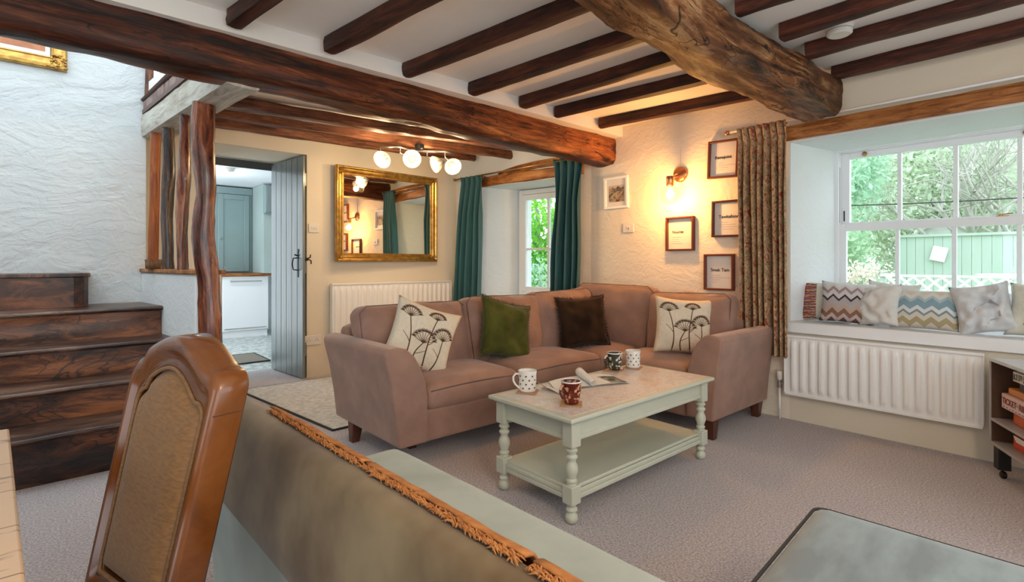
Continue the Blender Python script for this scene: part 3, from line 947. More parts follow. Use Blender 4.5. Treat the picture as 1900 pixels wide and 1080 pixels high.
# area rug behind the sofa
rg = thing('area_rug', 'pale grey textured rug on the carpet between the kitchen doorway and the sofa', 'rug', (2.2, 4.2, 0))
rp = [(1.21, 4.95), (1.39, 3.36), (3.3, 3.5), (3.3, 4.93)]
clean(MB().prism(rp, 0.001, 0.012).build('pile', RUG, rg))
eb = MB()
for a, b in zip(rp, rp[1:] + rp[:1]):
    eb.bar((a[0], a[1], 0.006), (b[0], b[1], 0.006), 0.014, 0.012)
clean(eb.build('edging', DARKEDGE, rg))

# ================================================================ FURNITURE HELPERS
def puff(mb, x0, x1, y0, y1, z0, z1, r=0.04, crown=0.0, seed=0, wr=0.0, n=14, mat=None, face='z', taper=None):
    """soft rounded block; crown swells the face named"""
    c = Vector(((x0 + x1) / 2, (y0 + y1) / 2, (z0 + z1) / 2))
    h = Vector(((x1 - x0) / 2, (y1 - y0) / 2, (z1 - z0) / 2))
    def ease(t): return math.copysign(1 - (1 - abs(t)) ** 1.6, t)
    ax = 'xyz'.index(face)
    for k in range(3):
        for sg in (-1, 1):
            vs = []; uvs = []
            for j in range(n + 1):
                for i in range(n + 1):
                    a, b = ease(2 * i / n - 1), ease(2 * j / n - 1)
                    p = [0, 0, 0]; p[k] = sg; p[(k + 1) % 3] = a; p[(k + 2) % 3] = b
                    q = Vector((p[0] * h.x, p[1] * h.y, p[2] * h.z))
                    inner = Vector([max(-(h[m] - r), min(h[m] - r, q[m])) for m in range(3)])
                    d = q - inner
                    if d.length > 1e-9:
                        q = inner + d.normalized() * r
                    o1, o2 = [m for m in range(3) if m != ax]
                    sw = (1 - min(1, abs(q[o1] / h[o1])) ** 2.5) * (1 - min(1, abs(q[o2] / h[o2])) ** 2.5)
                    q[ax] += crown * sw * (q[ax] / h[ax])
                    if wr:
                        nz = noise.noise(Vector((q.x * 6 + seed * 3.7, q.y * 6, q.z * 6))) + 0.5 * noise.noise(Vector((q.x * 15 + seed, q.y * 15, q.z * 15)))
                        q += q.normalized() * nz * wr
                    q = q + c
                    if mat is not None: q = mat @ q
                    vs.append(q); uvs.append((i / n, j / n))
            fs = []
            for j in range(n):
                for i in range(n):
                    f = (j * (n + 1) + i, j * (n + 1) + i + 1, (j + 1) * (n + 1) + i + 1, (j + 1) * (n + 1) + i)
                    fs.append(f if sg > 0 else f[::-1])
            mb.add(vs, fs, uvs)
    return mb


def soft(mb, name, mat, parent, **k):
    o = mb.build(name, mat, parent, smooth=True, **k)
    import bmesh
    bm = bmesh.new(); bm.from_mesh(o.data); bmesh.ops.remove_doubles(bm, verts=bm.verts, dist=0.0004)
    bmesh.ops.recalc_face_normals(bm, faces=bm.faces)
    bm.to_mesh(o.data); bm.free()
    o.data.polygons.foreach_set('use_smooth', [True] * len(o.data.polygons))
    return o


def TR(loc, tilt=0, roll=0, yaw=0):
    return Matrix.Translation(Vector(loc)) @ Euler((tilt, roll, yaw), 'XYZ').to_matrix().to_4x4()


# ================================================================ CORNER SOFA
sf = thing('corner_sofa', 'large taupe velvet L-shaped corner sofa with loose back cushions and dark feet', 'sofa', (2.6, 3.0, 0))
clean(MB().prism([(1.375, 0.125), (1.355, 0.30), (1.325, 0.48), (1.295, 0.60), (1.29, 0.64), (1.31, 0.662), (1.37, 0.668), (1.42, 0.655), (1.47, 0.61),
                  (1.51, 0.54), (1.54, 0.46), (1.552, 0.38), (1.556, 0.125)], 2.45, 3.28, 'y').build('arm', SOFA, sf, bevel=0.014, seg=3))
clean(MB().prism([(1.575, 0.125), (1.56, 0.30), (1.537, 0.48), (1.517, 0.60), (1.515, 0.64), (1.535, 0.662), (1.60, 0.668), (1.64, 0.655), (1.685, 0.61),
                  (1.72, 0.54), (1.745, 0.46), (1.757, 0.38), (1.76, 0.125)], 3.07, 3.88, 'x').build('arm', SOFA, sf, bevel=0.014, seg=3))
mb = MB(); puff(mb, 1.53, 3.12, 2.475, 3.22, 0.115, 0.30, 0.02); puff(mb, 3.085, 3.88, 1.75, 3.22, 0.115, 0.298, 0.02)
soft(mb, 'base', SOFA, sf)
mb = MB(); puff(mb, 1.40, 3.88, 3.16, 3.30, 0.13, 0.72, 0.05); puff(mb, 3.76, 3.90, 1.72, 3.295, 0.13, 0.722, 0.05)
soft(mb, 'back_frame', SOFA, sf)
for i, (x0, x1, y0, y1) in enumerate([(1.55, 2.26, 2.455, 3.12), (2.265, 3.10, 2.455, 3.12), (3.08, 3.76, 2.44, 3.12), (3.08, 3.76, 1.765, 2.435)]):
    mb = MB(); puff(mb, x0, x1, y0, y1, 0.285, 0.435, 0.055, 0.035, i, 0.004, n=18)
    o = soft(mb, 'seat_cushion', SOFA, sf)
    P = []
    for t in range(24):
        P.append((x0 + 0.03 + (x1 - x0 - 0.06) * t / 23, y0 + 0.006, 0.40 + 0.010 * math.sin(t / 23 * math.pi)))
    MB().tube(P, 0.004, 6).build('seam', SOFAD, o, smooth=True)
bc_ = [((1.80, 3.02, 0.60), 0.82, -0.20, 0.0, 0.0, 0.50, 0), ((2.56, 3.00, 0.61), 0.76, -0.22, 0.02, 0.03, 0.52, 1),
       ((3.20, 2.98, 0.62), 0.66, -0.18, -0.04, -0.15, 0.54, 2), ((3.62, 2.74, 0.655), 0.76, -0.16, 0.02, R(-84), 0.56, 3),
       ((3.64, 2.05, 0.62), 0.70, -0.20, -0.02, R(-90), 0.54, 4)]
for c, w, tl, rl, yw, h, sd_ in bc_:
    m = TR(c, tl, rl, yw)
    mb = MB(); puff(mb, -w / 2, w / 2, -0.085, 0.085, -h / 2 + 0.02, h / 2, 0.065, 0.055, sd_ + 9, 0.017, n=26, mat=m, face='y')
    o = soft(mb, 'back_cushion', SOFA, sf)
    P = []
    hh = h / 2
    for (a, b) in ((-w / 2 + 0.02, -hh + 0.05), (-w / 2 + 0.012, hh - 0.05), (-w / 2 + 0.06, hh - 0.008), (w / 2 - 0.06, hh - 0.008), (w / 2 - 0.012, hh - 0.05), (w / 2 - 0.02, -hh + 0.05)):
        P.append(m @ Vector((a, -0.072, b)))
    MB().tube(P, 0.003, 6).build('seam', SOFAD, o, smooth=True)
def foot(x, y, dx=0, dy=0):
    mb = MB()
    t, b = 0.037, 0.024
    vs = [(x + dx - b, y + dy - b, 0), (x + dx + b, y + dy - b, 0), (x + dx + b, y + dy + b, 0), (x + dx - b, y + dy + b, 0),
          (x - t, y - t, 0.125), (x + t, y - t, 0.125), (x + t, y + t, 0.125), (x - t, y + t, 0.125)]
    mb.add(vs, [(3, 2, 1, 0), (4, 5, 6, 7), (0, 1, 5, 4), (1, 2, 6, 5), (2, 3, 7, 6), (3, 0, 4, 7)])
    return clean(mb.build('leg', DARKLEG, sf, bevel=0.003))
foot(1.42, 3.08, -0.01, 0); foot(1.62, 2.75, 0, 0); foot(3.13, 1.62, 0, -0.005); foot(3.84, 1.64, 0, 0); foot(3.10, 2.60); foot(2.4, 3.2)

# scatter cushions
rnd = random.Random(4)
r_, f, mx = pillow('scatter_cushion', 'cream cushion printed with brown flower heads leaning by the left arm of the corner sofa', 'cushion', (1.715, 2.78, 0.655),
                   0.43, 0.43, 0.15, R(-22), -0.28, R(20), LINEN, 1, 'cream flower print cushions')
hogweed(r_, f, mx, rnd)
r_, f, mx = pillow('scatter_cushion', 'cream cushion printed with brown flower heads beside the right arm of the corner sofa', 'cushion', (3.43, 1.985, 0.66),
                   0.42, 0.42, 0.15, R(-50), -0.22, R(4), LINEN, 2, 'cream flower print cushions')
hogweed(r_, f, mx, rnd)
def fringe_round(root, f, mx, mat, L=0.024):
    mb = MB(); m = 60; rr = random.Random(5)
    for i in range(4 * m):
        k, t = divmod(i, m); t /= m
        u, v = [(t, 0), (1, t), (1 - t, 1), (0, 1 - t)][k]
        p = f(u, v, -1)
        o = Vector((u - 0.5, 0, v - 0.5)).normalized()
        q = p + o * L * rr.uniform(0.7, 1.2) + Vector((rr.uniform(-.004, .004), rr.uniform(-.004, .004), rr.uniform(-.004, .004)))
        mb.tube([mx @ p, mx @ q], [0.0028, 0.0012], 4)
    mb.build('fringe', mat, root, smooth=True)
r_, f, mx = pillow('scatter_cushion', 'olive green velvet cushion with a fringed edge in the middle of the corner sofa', 'cushion', (2.42, 2.79, 0.645),
                   0.42, 0.42, 0.15, R(-8), -0.32, R(14), GREENV, 3, wr=0.012)
fringe_round(r_, f, mx, GREENV)
r_, f, mx = pillow('scatter_cushion', 'dark brown velvet cushion with a fringed edge in the corner of the sofa', 'cushion', (3.18, 2.73, 0.65),
                   0.40, 0.40, 0.15, R(-30), -0.26, R(-3), BROWNV, 4, wr=0.012)
fringe_round(r_, f, mx, BROWNV)

# ================================================================ COFFEE TABLE
ct = thing('coffee_table', 'sage painted wooden coffee table with turned legs, patterned top and low shelf', 'coffee table', (2.22, 1.72, 0))
X0, X1, Y0, Y1 = 1.61, 2.83, 1.44, 1.995
mb = MB(); mb.box(X0, X1, Y0, Y1, 0.446, 0.466)
top = clean(mb.build('top', MINT, ct, bevel=0.006, seg=3))
clean(MB().box(X0 + 0.02, X1 - 0.02, Y0 + 0.02, Y1 - 0.02, 0.436, 0.447).build('top_moulding', MINT, ct, bevel=0.004))
m, nt, b = newmat('faded_map_print')
b.inputs['Roughness'].default_value = 0.3
vec = mapping(nt, 'Object', (1, 1, 1))
nA = ntex(nt, vec, 7, 4, 0.6, 1.2); nB = ntex(nt, vec, 30, 4, 0.7, 3.0)
ca = ramp(nt, nA, [(0.38, (0.76, 0.56, 0.47)), (0.5, (0.80, 0.76, 0.72)), (0.62, (0.74, 0.60, 0.54))])
cb_ = ramp(nt, nB, [(0.46, (1, 1, 1)), (0.50, (0.42, 0.38, 0.38)), (0.54, (1, 1, 1))])
mu = nt.nodes.new('ShaderNodeMix'); mu.data_type = 'RGBA'; mu.blend_type = 'MULTIPLY'; mu.inputs[0].default_value = 0.8
nt.links.new(ca, mu.inputs[6]); nt.links.new(cb_, mu.inputs[7]); nt.links.new(mu.outputs[2], b.inputs['Base Color'])
clean(MB().box(X0 + 0.035, X1 - 0.035, Y0 + 0.035, Y1 - 0.035, 0.4655, 0.4675).build('inlay', m, top))
ap = MB()
LX0, LX1, LY0, LY1 = X0 + 0.06, X1 - 0.06, Y0 + 0.055, Y1 - 0.055   # leg centres
for y, s in ((LY0, -1), (LY1, 1)):
    ap.box(LX0 + 0.028, LX1 - 0.028, y - 0.010, y + 0.010, 0.352, 0.437)
    ap.box(LX0 + 0.028, LX1 - 0.028, y + s * 0.008 - 0.008, y + s * 0.008 + 0.008, 0.352, 0.372)
for x, s in ((LX0, -1), (LX1, 1)):
    ap.box(x - 0.010, x + 0.010, LY0 + 0.028, LY1 - 0.028, 0.352, 0.437)
    ap.box(x + s * 0.008 - 0.008, x + s * 0.008 + 0.008, LY0 + 0.028, LY1 - 0.028, 0.352, 0.372)
clean(ap.build('apron', MINT, ct, bevel=0.003))
sh = MB(); sh.box(LX0 - 0.005, LX1 + 0.005, LY0 + 0.0, LY1 - 0.0, 0.135, 0.152)
so = clean(sh.build('shelf', MINT, ct, bevel=0.004))
sh = MB()
for (a, b2, c_, d_) in ((LX0 + 0.026, LX1 - 0.026, LY0 - 0.016, LY0 + 0.004), (LX0 + 0.026, LX1 - 0.026, LY1 - 0.004, LY1 + 0.016), (LX0 - 0.016, LX0 + 0.004, LY0 + 0.026, LY1 - 0.026), (LX1 - 0.004, LX1 + 0.016, LY0 + 0.026, LY1 - 0.026)):
    sh.box(a, b2, c_, d_, 0.096, 0.118); sh.box(a, b2, c_ + 0.004, d_ - 0.004, 0.118, 0.138)
clean(sh.build('shelf_rail', MINT, so, bevel=0.004))
def turned(x, y):
    mb = MB(); w = 0.029
    mb.box(x - w, x + w, y - w, y + w, 0.330, 0.438); mb.box(x - w, x + w, y - w, y + w, 0.085, 0.165)
    p = [(0.012, 0.0), (0.024, 0.006), (0.028, 0.022), (0.026, 0.036), (0.017, 0.044), (0.017, 0.05), (0.025, 0.056), (0.025, 0.064), (0.018, 0.07), (0.024, 0.086)]
    mb.lathe(p, (x, y, 0), 20)
    p = [(0.024, 0.164), (0.018, 0.172), (0.024, 0.178), (0.025, 0.186), (0.019, 0.193), (0.022, 0.205), (0.028, 0.222), (0.029, 0.236), (0.025, 0.250), (0.019, 0.262),
         (0.018, 0.272), (0.026, 0.282), (0.026, 0.289), (0.018, 0.296), (0.019, 0.303), (0.026, 0.310), (0.026, 0.317), (0.018, 0.323), (0.024, 0.331)]
    mb.lathe(p, (x, y, 0), 20)
    o = clean(mb.build('leg', MINT, ct)); flatend(o, 50)
    md = o.modifiers.new('bevel', 'BEVEL'); md.width = 0.004; md.segments = 2; md.limit_method = 'ANGLE'; md.angle_limit = R(60)
for x in (LX0, LX1):
    for y in (LY0, LY1):
        turned(x, y)

# mugs and coasters
COAST = M('tan_coaster', (0.50, 0.27, 0.14), (0.42, 0.22, 0.11), 0.5)
CHINA = M('white_china', (0.84, 0.80, 0.74), rough=0.15, coat=0.5)
DOT = M('dark_dot', (0.10, 0.07, 0.06), rough=0.3)
def floral(name, a, b_, c_):
    m, nt, b = newmat(name); b.inputs['Roughness'].default_value = 0.2
    v = mapping(nt, 'Object', (1, 1, 1))
    vo = nt.nodes.new('ShaderNodeTexVoronoi'); vo.inputs['Scale'].default_value = 38
    n = nt.nodes.new('ShaderNodeTexNoise'); n.inputs['Scale'].default_value = 45; nt.links.new(v, n.inputs[0])
    mxv = nt.nodes.new('ShaderNodeMix'); mxv.data_type = 'VECTOR'; mxv.inputs[0].default_value = 0.05
    nt.links.new(v, mxv.inputs[4]); nt.links.new(n.outputs[1], mxv.inputs[5])
    nt.links.new(mxv.outputs[1], vo.inputs[0])
    nt.links.new(ramp(nt, vo.outputs[0], [(0.28, c_), (0.42, b_), (0.50, a)]), b.inputs['Base Color'])
    return m
FLR = floral('dark_red_flower_glaze', (0.10, 0.012, 0.006), (0.20, 0.03, 0.012), (0.62, 0.34, 0.20))
FLB = floral('black_white_flower_glaze', (0.03, 0.03, 0.02), (0.12, 0.11, 0.08), (0.75, 0.70, 0.58))
TZ = 0.4677
def mug(x, y, label, body, hang, coaster_rot, dots, flare=False, coff=(0.0, 0.0)):
    cst = MB().box(-0.05, 0.05, -0.05, 0.05, 0, 0.005)
    o = cst.build('coaster', COAST, bevel=0.0015); clean(o)
    o.location = (x + coff[0], y + coff[1], TZ + 0.0002); o.rotation_euler = (0, 0, coaster_rot)
    tag(o, 'coaster under the ' + label.replace('standing ', '').replace('the coffee table', 'the table').replace('beside the black and white mug', 'of the table'), 'coaster', 'coasters on the coffee table')
    root = thing('mug', label, 'mug', (x, y, TZ + 0.0054), hang, 'mugs on the coffee table')
    root.scale = (1.1, 1.1, 1.0)
    if flare:
        out = [(0.026, 0), (0.030, 0.003), (0.031, 0.012), (0.036, 0.03), (0.040, 0.055), (0.041, 0.08), (0.043, 0.102)]
    else:
        out = [(0.034, 0), (0.038, 0.003), (0.040, 0.01), (0.041, 0.05), (0.043, 0.102)]
    inn = [(r - 0.003, max(z, 0.008)) for r, z in reversed(out[1:])]
    mb = MB().lathe(out + [(0.0425, 0.104)] + inn + [(0.0, 0.008)], (0, 0, 0), 32, cap=False)
    mb.lathe([(0.0, 0.0), (out[0][0], 0.0)], (0, 0, 0), 32, cap=False)
    clean(mb.build('body', body, root, smooth=True, world=False))
    rr = 0.039
    P = [(rr - 0.002, 0, 0.088), (rr + 0.018, 0, 0.092), (rr + 0.030, 0, 0.078), (rr + 0.030, 0, 0.058), (rr + 0.020, 0, 0.038), (rr + 0.004, 0, 0.022), (rr - 0.006, 0, 0.018)]
    clean(MB().tube(P, [0.006, 0.0055, 0.005, 0.005, 0.005, 0.0055, 0.006], 10).build('handle', CHINA if not flare else body, root, smooth=True, world=False))
    if not flare or True:
        clean(MB().lathe([(0.0432, 0.099), (0.0436, 0.1035), (0.0425, 0.1052), (0.0402, 0.1045), (0.0396, 0.085)], (0, 0, 0), 32, cap=False).build('rim', CHINA, root, smooth=True, world=False))
    if dots:
        db = MB()
        for j, z in enumerate((0.022, 0.042, 0.062, 0.082)):
            rz_ = 0.0405 + (z - 0.01) * 0.03
            for k in range(9):
                a = 2 * math.pi * (k + 0.5 * (j % 2)) / 9
                vs = []
                for q in range(8):
                    t = 2 * math.pi * q / 8
                    aa = a + math.cos(t) * 0.0044 / rz_; zz = z + math.sin(t) * 0.0044
                    vs.append(((rz_ + 0.0009) * math.cos(aa), (rz_ + 0.0009) * math.sin(aa), zz))
                db.add(vs, [tuple(range(8))])
        db.build('polka_dots', DOT, root, world=False)
mug(1.79, 1.90, 'white polka dot mug standing at the left end of the coffee table', CHINA, R(158), R(35), True)
mug(1.785, 1.60, 'dark red flower-patterned mug standing near the front corner of the coffee table', FLR, R(182), R(40), False, True)
mug(2.545, 1.93, 'black and white flower-patterned mug standing at the far edge of the coffee table', FLB, R(168), R(15), False, True, (-0.012, 0.0))
mug(2.69, 1.90, 'white polka dot mug standing at the far edge beside the black and white mug', CHINA, R(60), R(20), True)

# open magazine
PAGE = M('white_page', (0.80, 0.80, 0.78), (0.74, 0.75, 0.74), 0.5, scale=14)
PHOTO = M('dark_photo_page', (0.03, 0.035, 0.03), (0.40, 0.36, 0.28), 0.3, scale=18, lo=0.45, hi=0.62)
mg = thing('magazine', 'open magazine with a curled page lying in the middle of the coffee table', 'magazine', (2.1, 1.82, TZ + 0.0005))
def page(corners, h0, h1, name, mat, zb=TZ + 0.001, lift=0.004):
    A, B, C, D_ = [Vector(c) for c in corners]
    def fn(u, v):
        p = (A * (1 - u) + B * u) * (1 - v) + (D_ * (1 - u) + C * u) * v
        z = zb + lift + (h0 * (1 - u) + h1 * u) * math.sin(min(1, u) * math.pi) 
        return (p.x, p.y, z + 0.001 * noise.noise(Vector((p.x * 20, p.y * 20, 0))))
    return fn
mb = MB(); mb.grid(page([(1.90, 1.80), (2.12, 1.75), (2.25, 1.95), (2.02, 1.975)], 0.006, 0.008, '', 0), 10, 8)
mb.grid(page([(1.90, 1.80), (2.12, 1.75), (2.25, 1.95), (2.02, 1.975)], 0.006, 0.008, '', 0, lift=0.0), 10, 8)
mb.build('left_pages', PAGE, mg, smooth=True)
mb = MB(); mb.grid(page([(2.12, 1.75), (2.33, 1.665), (2.42, 1.88), (2.25, 1.95)], 0.006, 0.006, '', 0), 10, 8)
mb.grid(page([(2.12, 1.75), (2.33, 1.665), (2.42, 1.88), (2.25, 1.95)], 0.006, 0.006, '', 0, lift=0.0), 10, 8)
rp_ = mb.build('right_pages', PAGE, mg, smooth=True)
mb = MB(); mb.grid(page([(2.18, 1.735), (2.325, 1.675), (2.385, 1.815), (2.24, 1.88)], 0.005, 0.005, '', 0, lift=0.0055), 8, 6)
mb.build('photo', PHOTO, rp_, smooth=True)
mb = MB()
def curl(u, v):
    a = v * 4.6
    A = Vector((2.12, 1.745, 0)); B = Vector((2.25, 1.955, 0))
    p = A.lerp(B, u); r = 0.014 + 0.010 * u
    d = Vector((-0.85, 0.52, 0))
    return p + d * (r * math.sin(a) * 1.0) + Vector((0, 0, TZ + 0.006 + r * (1 - math.cos(a))))
mb.grid(curl, 8, 14)
mb.build('curled_page', PAGE, mg, smooth=True, solid=0.001)
mb = MB(); mb.grid(lambda u, v: Vector((1.878 + 0.05 * v, 1.93 - 0.165 * u - 0.01 * v, TZ + 0.002 + 0.035 * (1 - v) * (1 - u) + 0.001)), 8, 4)
mb.build('loose_page', PAGE, mg, smooth=True, solid=0.001)

# ================================================================ RADIATORS
def radiator(label, P, e, n_, L, z0, z1, pitch, valve_side):
    """P: left end at the wall; e: direction along; n_: out of the wall"""
    root = thing('radiator', label, 'radiator', (P[0], P[1], z0))
    e = Vector((e[0], e[1], 0)); nn = Vector((n_[0], n_[1], 0)); Pv = Vector((P[0], P[1], 0))
    m = Matrix(((e.x, nn.x, 0, P[0]), (e.y, nn.y, 0, P[1]), (0, 0, 1, 0), (0, 0, 0, 1)))
    mb = MB()
    def w(s, d, z): return Pv + e * s + nn * d + Vector((0, 0, z))
    k = int(L / pitch); off = (L - k * pitch) / 2
    N = k * 12
    def fn(u, v):
        s = u * L
        t = ((s - off) / pitch) % 1.0
        g = 0.0
        if off <= s <= L - off:
            t2 = abs(t - 0.5) * 2
            g = 1.0 if t2 > 0.62 else (0.0 if t2 < 0.36 else (t2 - 0.36) / 0.26)
            g = 1 - g
        z = z0 + (z1 - z0) * v
        zz = min((z - z0 - 0.025) / 0.03, (z1 - 0.03 - z) / 0.03)
        g *= max(0, min(1, zz))
        return w(s, 0.068 + 0.016 * g, z)
    mb.grid(fn, N, 26)
    mb.box(0, L, 0.020, 0.034, z0 + 0.01, z1 - 0.01, m)
    clean(mb.build('panel', RADM, root, smooth=True))
    mb = MB(); mb.box(-0.003, L + 0.003, 0.015, 0.078, z1 - 0.012, z1 + 0.004, m); mb.box(-0.004, 0.0, 0.015, 0.078, z0 + 0.01, z1, m); mb.box(L, L + 0.004, 0.015, 0.078, z0 + 0.01, z1, m)
    mb.box(0, L, 0.066, 0.078, z0 - 0.004, z0 + 0.008, m)
    clean(mb.build('casing', RADM, root, bevel=0.002))
    if valve_side is not None:
        s = valve_side
        mb = MB(); mb.tube([w(s, 0.045, z0 + 0.06), w(s + 0.035, 0.045, z0 + 0.06)], 0.012, 10); mb.tube([w(s, 0.045, z0 + 0.085), w(s, 0.045, z0 + 0.03)], 0.015, 12)
        clean(mb.build('valve_body', CHROME, root))
        mb = MB(); mb.lathe([(0.014, 0), (0.020, 0.006), (0.022, 0.05), (0.018, 0.065), (0, 0.067)], tuple(w(s, 0.045, z0 + 0.085)), 16, cap=False)
        clean(mb.build('valve_head', SWITCH, root, smooth=True))
        mb = MB(); mb.tube([w(s, 0.045, z0 + 0.03), w(s, 0.045, 0.0)], 0.0075, 8)
        clean(mb.build('pipe', RADM, root, smooth=True))
    for s in (0.15, L - 0.15):
        mb = MB(); mb.box(s - 0.02, s + 0.02, 0.001, 0.019, z0 + 0.05, z1 - 0.05, m)
        clean(mb.build('bracket', RADM, root))
    return root


radiator('white ribbed radiator on the back wall under the gold mirror', (2.065, 5.08), (1, 0), (0, -1), 1.425, 0.31, 0.912, 0.0615, None)
radiator('long low white ribbed radiator under the window seat', (3.95, 1.455), (0, -1), (-1, 0), 1.045, 0.195, 0.610, 0.0585, -0.045)

# ================================================================ CURTAINS
def curtain(name, label, mat, tp, tq, bp, bq, z1, z0, pleats, amp, inward, lining=None, waist=None, header=0.085, seed=0, group=None):
    tp, tq, bp, bq = [Vector((a[0], a[1], 0)) for a in (tp, tq, bp, bq)]
    root = thing(name, label, 'curtain', (tp.x, tp.y, z1), 0, group)
    nn = Vector((inward[0], inward[1], 0)).normalized()
    rr = random.Random(seed)
    ph = [rr.uniform(-0.25, 0.25) for _ in range(pleats + 2)]
    H = z1 - z0
    def fn(u, v):
        # v 0 top .. 1 bottom
        vv = v ** 0.8
        P = tp.lerp(bp, vv); Q = tq.lerp(bq, vv)
        if waist:
            cen = P.lerp(Q, waist[1]); k = 1 - waist[0] * math.exp(-((v - waist[2]) / 0.18) ** 2)
            P = cen + (P - cen) * k; Q = cen + (Q - cen) * k
        hz = v * H
        t = u * pleats
        i = int(min(pleats - 1e-6, t))
        loc = P.lerp(Q, u + 0.018 * math.sin(t * 2.1 + seed) * min(1, v * 3))
        if hz < header:
            f_ = 1 - hz / header
            w = math.cos(2 * math.pi * t) * (0.35 + 0.65 * f_)
        else:
            f_ = min(1, (hz - header) / 0.35)
            w = math.cos(2 * math.pi * t + (ph[i] * (1 - (t - i)) + ph[i + 1] * (t - i)) * f_ * 3.0) * (0.55 + 0.75 * f_)
        w += 0.25 * noise.noise(Vector((u * 6, v * 3, seed)))
        p = loc + nn * (amp * w)
        # header pleats fan open along the rod
        if hz < header:
            p = p + (Q - P).normalized() * (0.012 * math.sin(2 * math.pi * t) * (1 - hz / header))
        return (p.x, p.y, z1 - hz)
    mb = MB(); mb.grid(fn, pleats * 14, 70, lambda u, v: (u * 1.6, v * H))
    o = mb.build('cloth', mat, root, smooth=True)
    md = o.modifiers.new('thick', 'SOLIDIFY'); md.thickness = 0.003
    tape = MB(); tape.grid(lambda u, v: Vector(fn(u, (header + 0.006 * v) / H)) + nn * 0.002, pleats * 14, 2)
    tape.build('pleat_stitching', DARKEDGE if mat is TEAL else mat, root, smooth=True)
    return root


curtain('curtain', 'teal curtain left of the small window, nearest the gold mirror', TEAL, (3.545, 4.86), (3.60, 4.53), (3.515, 4.99), (3.585, 4.60), 2.105, 0.06, 4, 0.042, (-0.98, -0.18), seed=1, waist=(0.06, 0.5, 0.12))
curtain('curtain', 'teal curtain right of the small window, beside the lamp-lit wall', TEAL, (3.765, 3.62), (3.835, 3.235), (3.765, 3.64), (3.82, 3.35), 2.155, 0.05, 4, 0.042, (-0.98, -0.18), seed=2, waist=(0.25, 0.6, 0.18))
m, nt, b = newmat('floral_curtain_cloth')
b.inputs['Roughness'].default_value = 0.8
v = mapping(nt, 'UV', (1, 1, 1))
n1 = ntex(nt, v, 13, 3, 0.6, 1.5); n2 = ntex(nt, v, 17, 2, 0.5, 2.0)
base = ramp(nt, n1, [(0.42, (0.52, 0.36, 0.21)), (0.47, (0.26, 0.16, 0.08)), (0.52, (0.50, 0.34, 0.20)), (0.60, (0.15, 0.11, 0.05)), (0.66, (0.44, 0.30, 0.17))])
red = ramp(nt, n2, [(0.57, (0, 0, 0)), (0.62, (1, 1, 1))])
mu = nt.nodes.new('ShaderNodeMix'); mu.data_type = 'RGBA'
nt.links.new(red, mu.inputs[0]); nt.links.new(base, mu.inputs[6]); mu.inputs[7].default_value = (0.30, 0.05, 0.02, 1)
nt.links.new(mu.outputs[2], b.inputs['Base Color'])
FLORAL = m
curtain('curtain', 'faded floral curtain hanging left of the window seat with pleated top', FLORAL, (3.855, 1.775), (3.855, 1.43), (3.85, 1.735), (3.85, 1.415), 2.125, 0.455, 7, 0.034, (-1, 0), seed=3, header=0.12)
rod = thing('curtain_rod', 'thin brass curtain rod with ball end over the small window', 'curtain rod', (3.52, 5.0, 2.10))
clean(MB().tube([(3.535, 4.97, 2.098), (3.83, 3.14, 2.145)], 0.0085, 10).build('pole', BRASS, rod, smooth=True))
clean(MB().lathe([(0.0, -0.018), (0.012, -0.014), (0.018, 0), (0.012, 0.014), (0, 0.018)], (3.530, 5.0, 2.098), 14, cap=False).build('finial', BRASS, rod, smooth=True))
clean(MB().tube([(3.60, 4.60, 2.105), (3.69, 4.615, 2.105)], 0.007, 8).build('bracket', BRASS, rod, smooth=True))
rod = thing('curtain_rod', 'slim white curtain pole with copper ball end across the big window lintel', 'curtain rod', (3.87, 1.85, 2.12))
clean(MB().tube([(3.865, 1.85, 2.117), (3.865, -0.6, 2.117)], 0.0075, 10).build('pole', WHITE, rod, smooth=True))
clean(MB().lathe([(0.0, -0.02), (0.014, -0.015), (0.021, 0), (0.014, 0.015), (0, 0.02)], (3.865, 1.868, 2.117), 14, cap=False).build('finial', COPPER, rod, smooth=True))
clean(MB().tube([(3.865, 1.45, 2.117), (3.90, 1.45, 2.117)], 0.006, 8).build('bracket', IRON, rod, smooth=True))

# ================================================================ WALL ITEMS
def rectring(mb, P, e, u, nrm, w, h, prof):
    """moulding: prof = [(inset, depth)], closed around a w x h rectangle whose centre is P"""
    P, e, u, nrm = [Vector(a) for a in (P, e, u, nrm)]
    vs = []; 
    for (a, d) in prof:
        for sx, sy in ((-1, -1), (1, -1), (1, 1), (-1, 1)):
            vs.append(P + e * sx * (w / 2 - a) + u * sy * (h / 2 - a) + nrm * d)
    n = len(prof); fs = []
    for j in range(n - 1):
        for k in range(4):
            fs.append((j * 4 + k, j * 4 + (k + 1) % 4, (j + 1) * 4 + (k + 1) % 4, (j + 1) * 4 + k))
    mb.add(vs, fs)


def facebox(mb, P, e, u, nrm, x0, x1, y0, y1, d0, d1):
    P, e, u, nrm = [Vector(a) for a in (P, e, u, nrm)]
    m = Matrix(((e.x, u.x, nrm.x, P.x), (e.y, u.y, nrm.y, P.y), (e.z, u.z, nrm.z, P.z), (0, 0, 0, 1)))
    return mb.box(x0, x1, y0, y1, d0, d1, m)


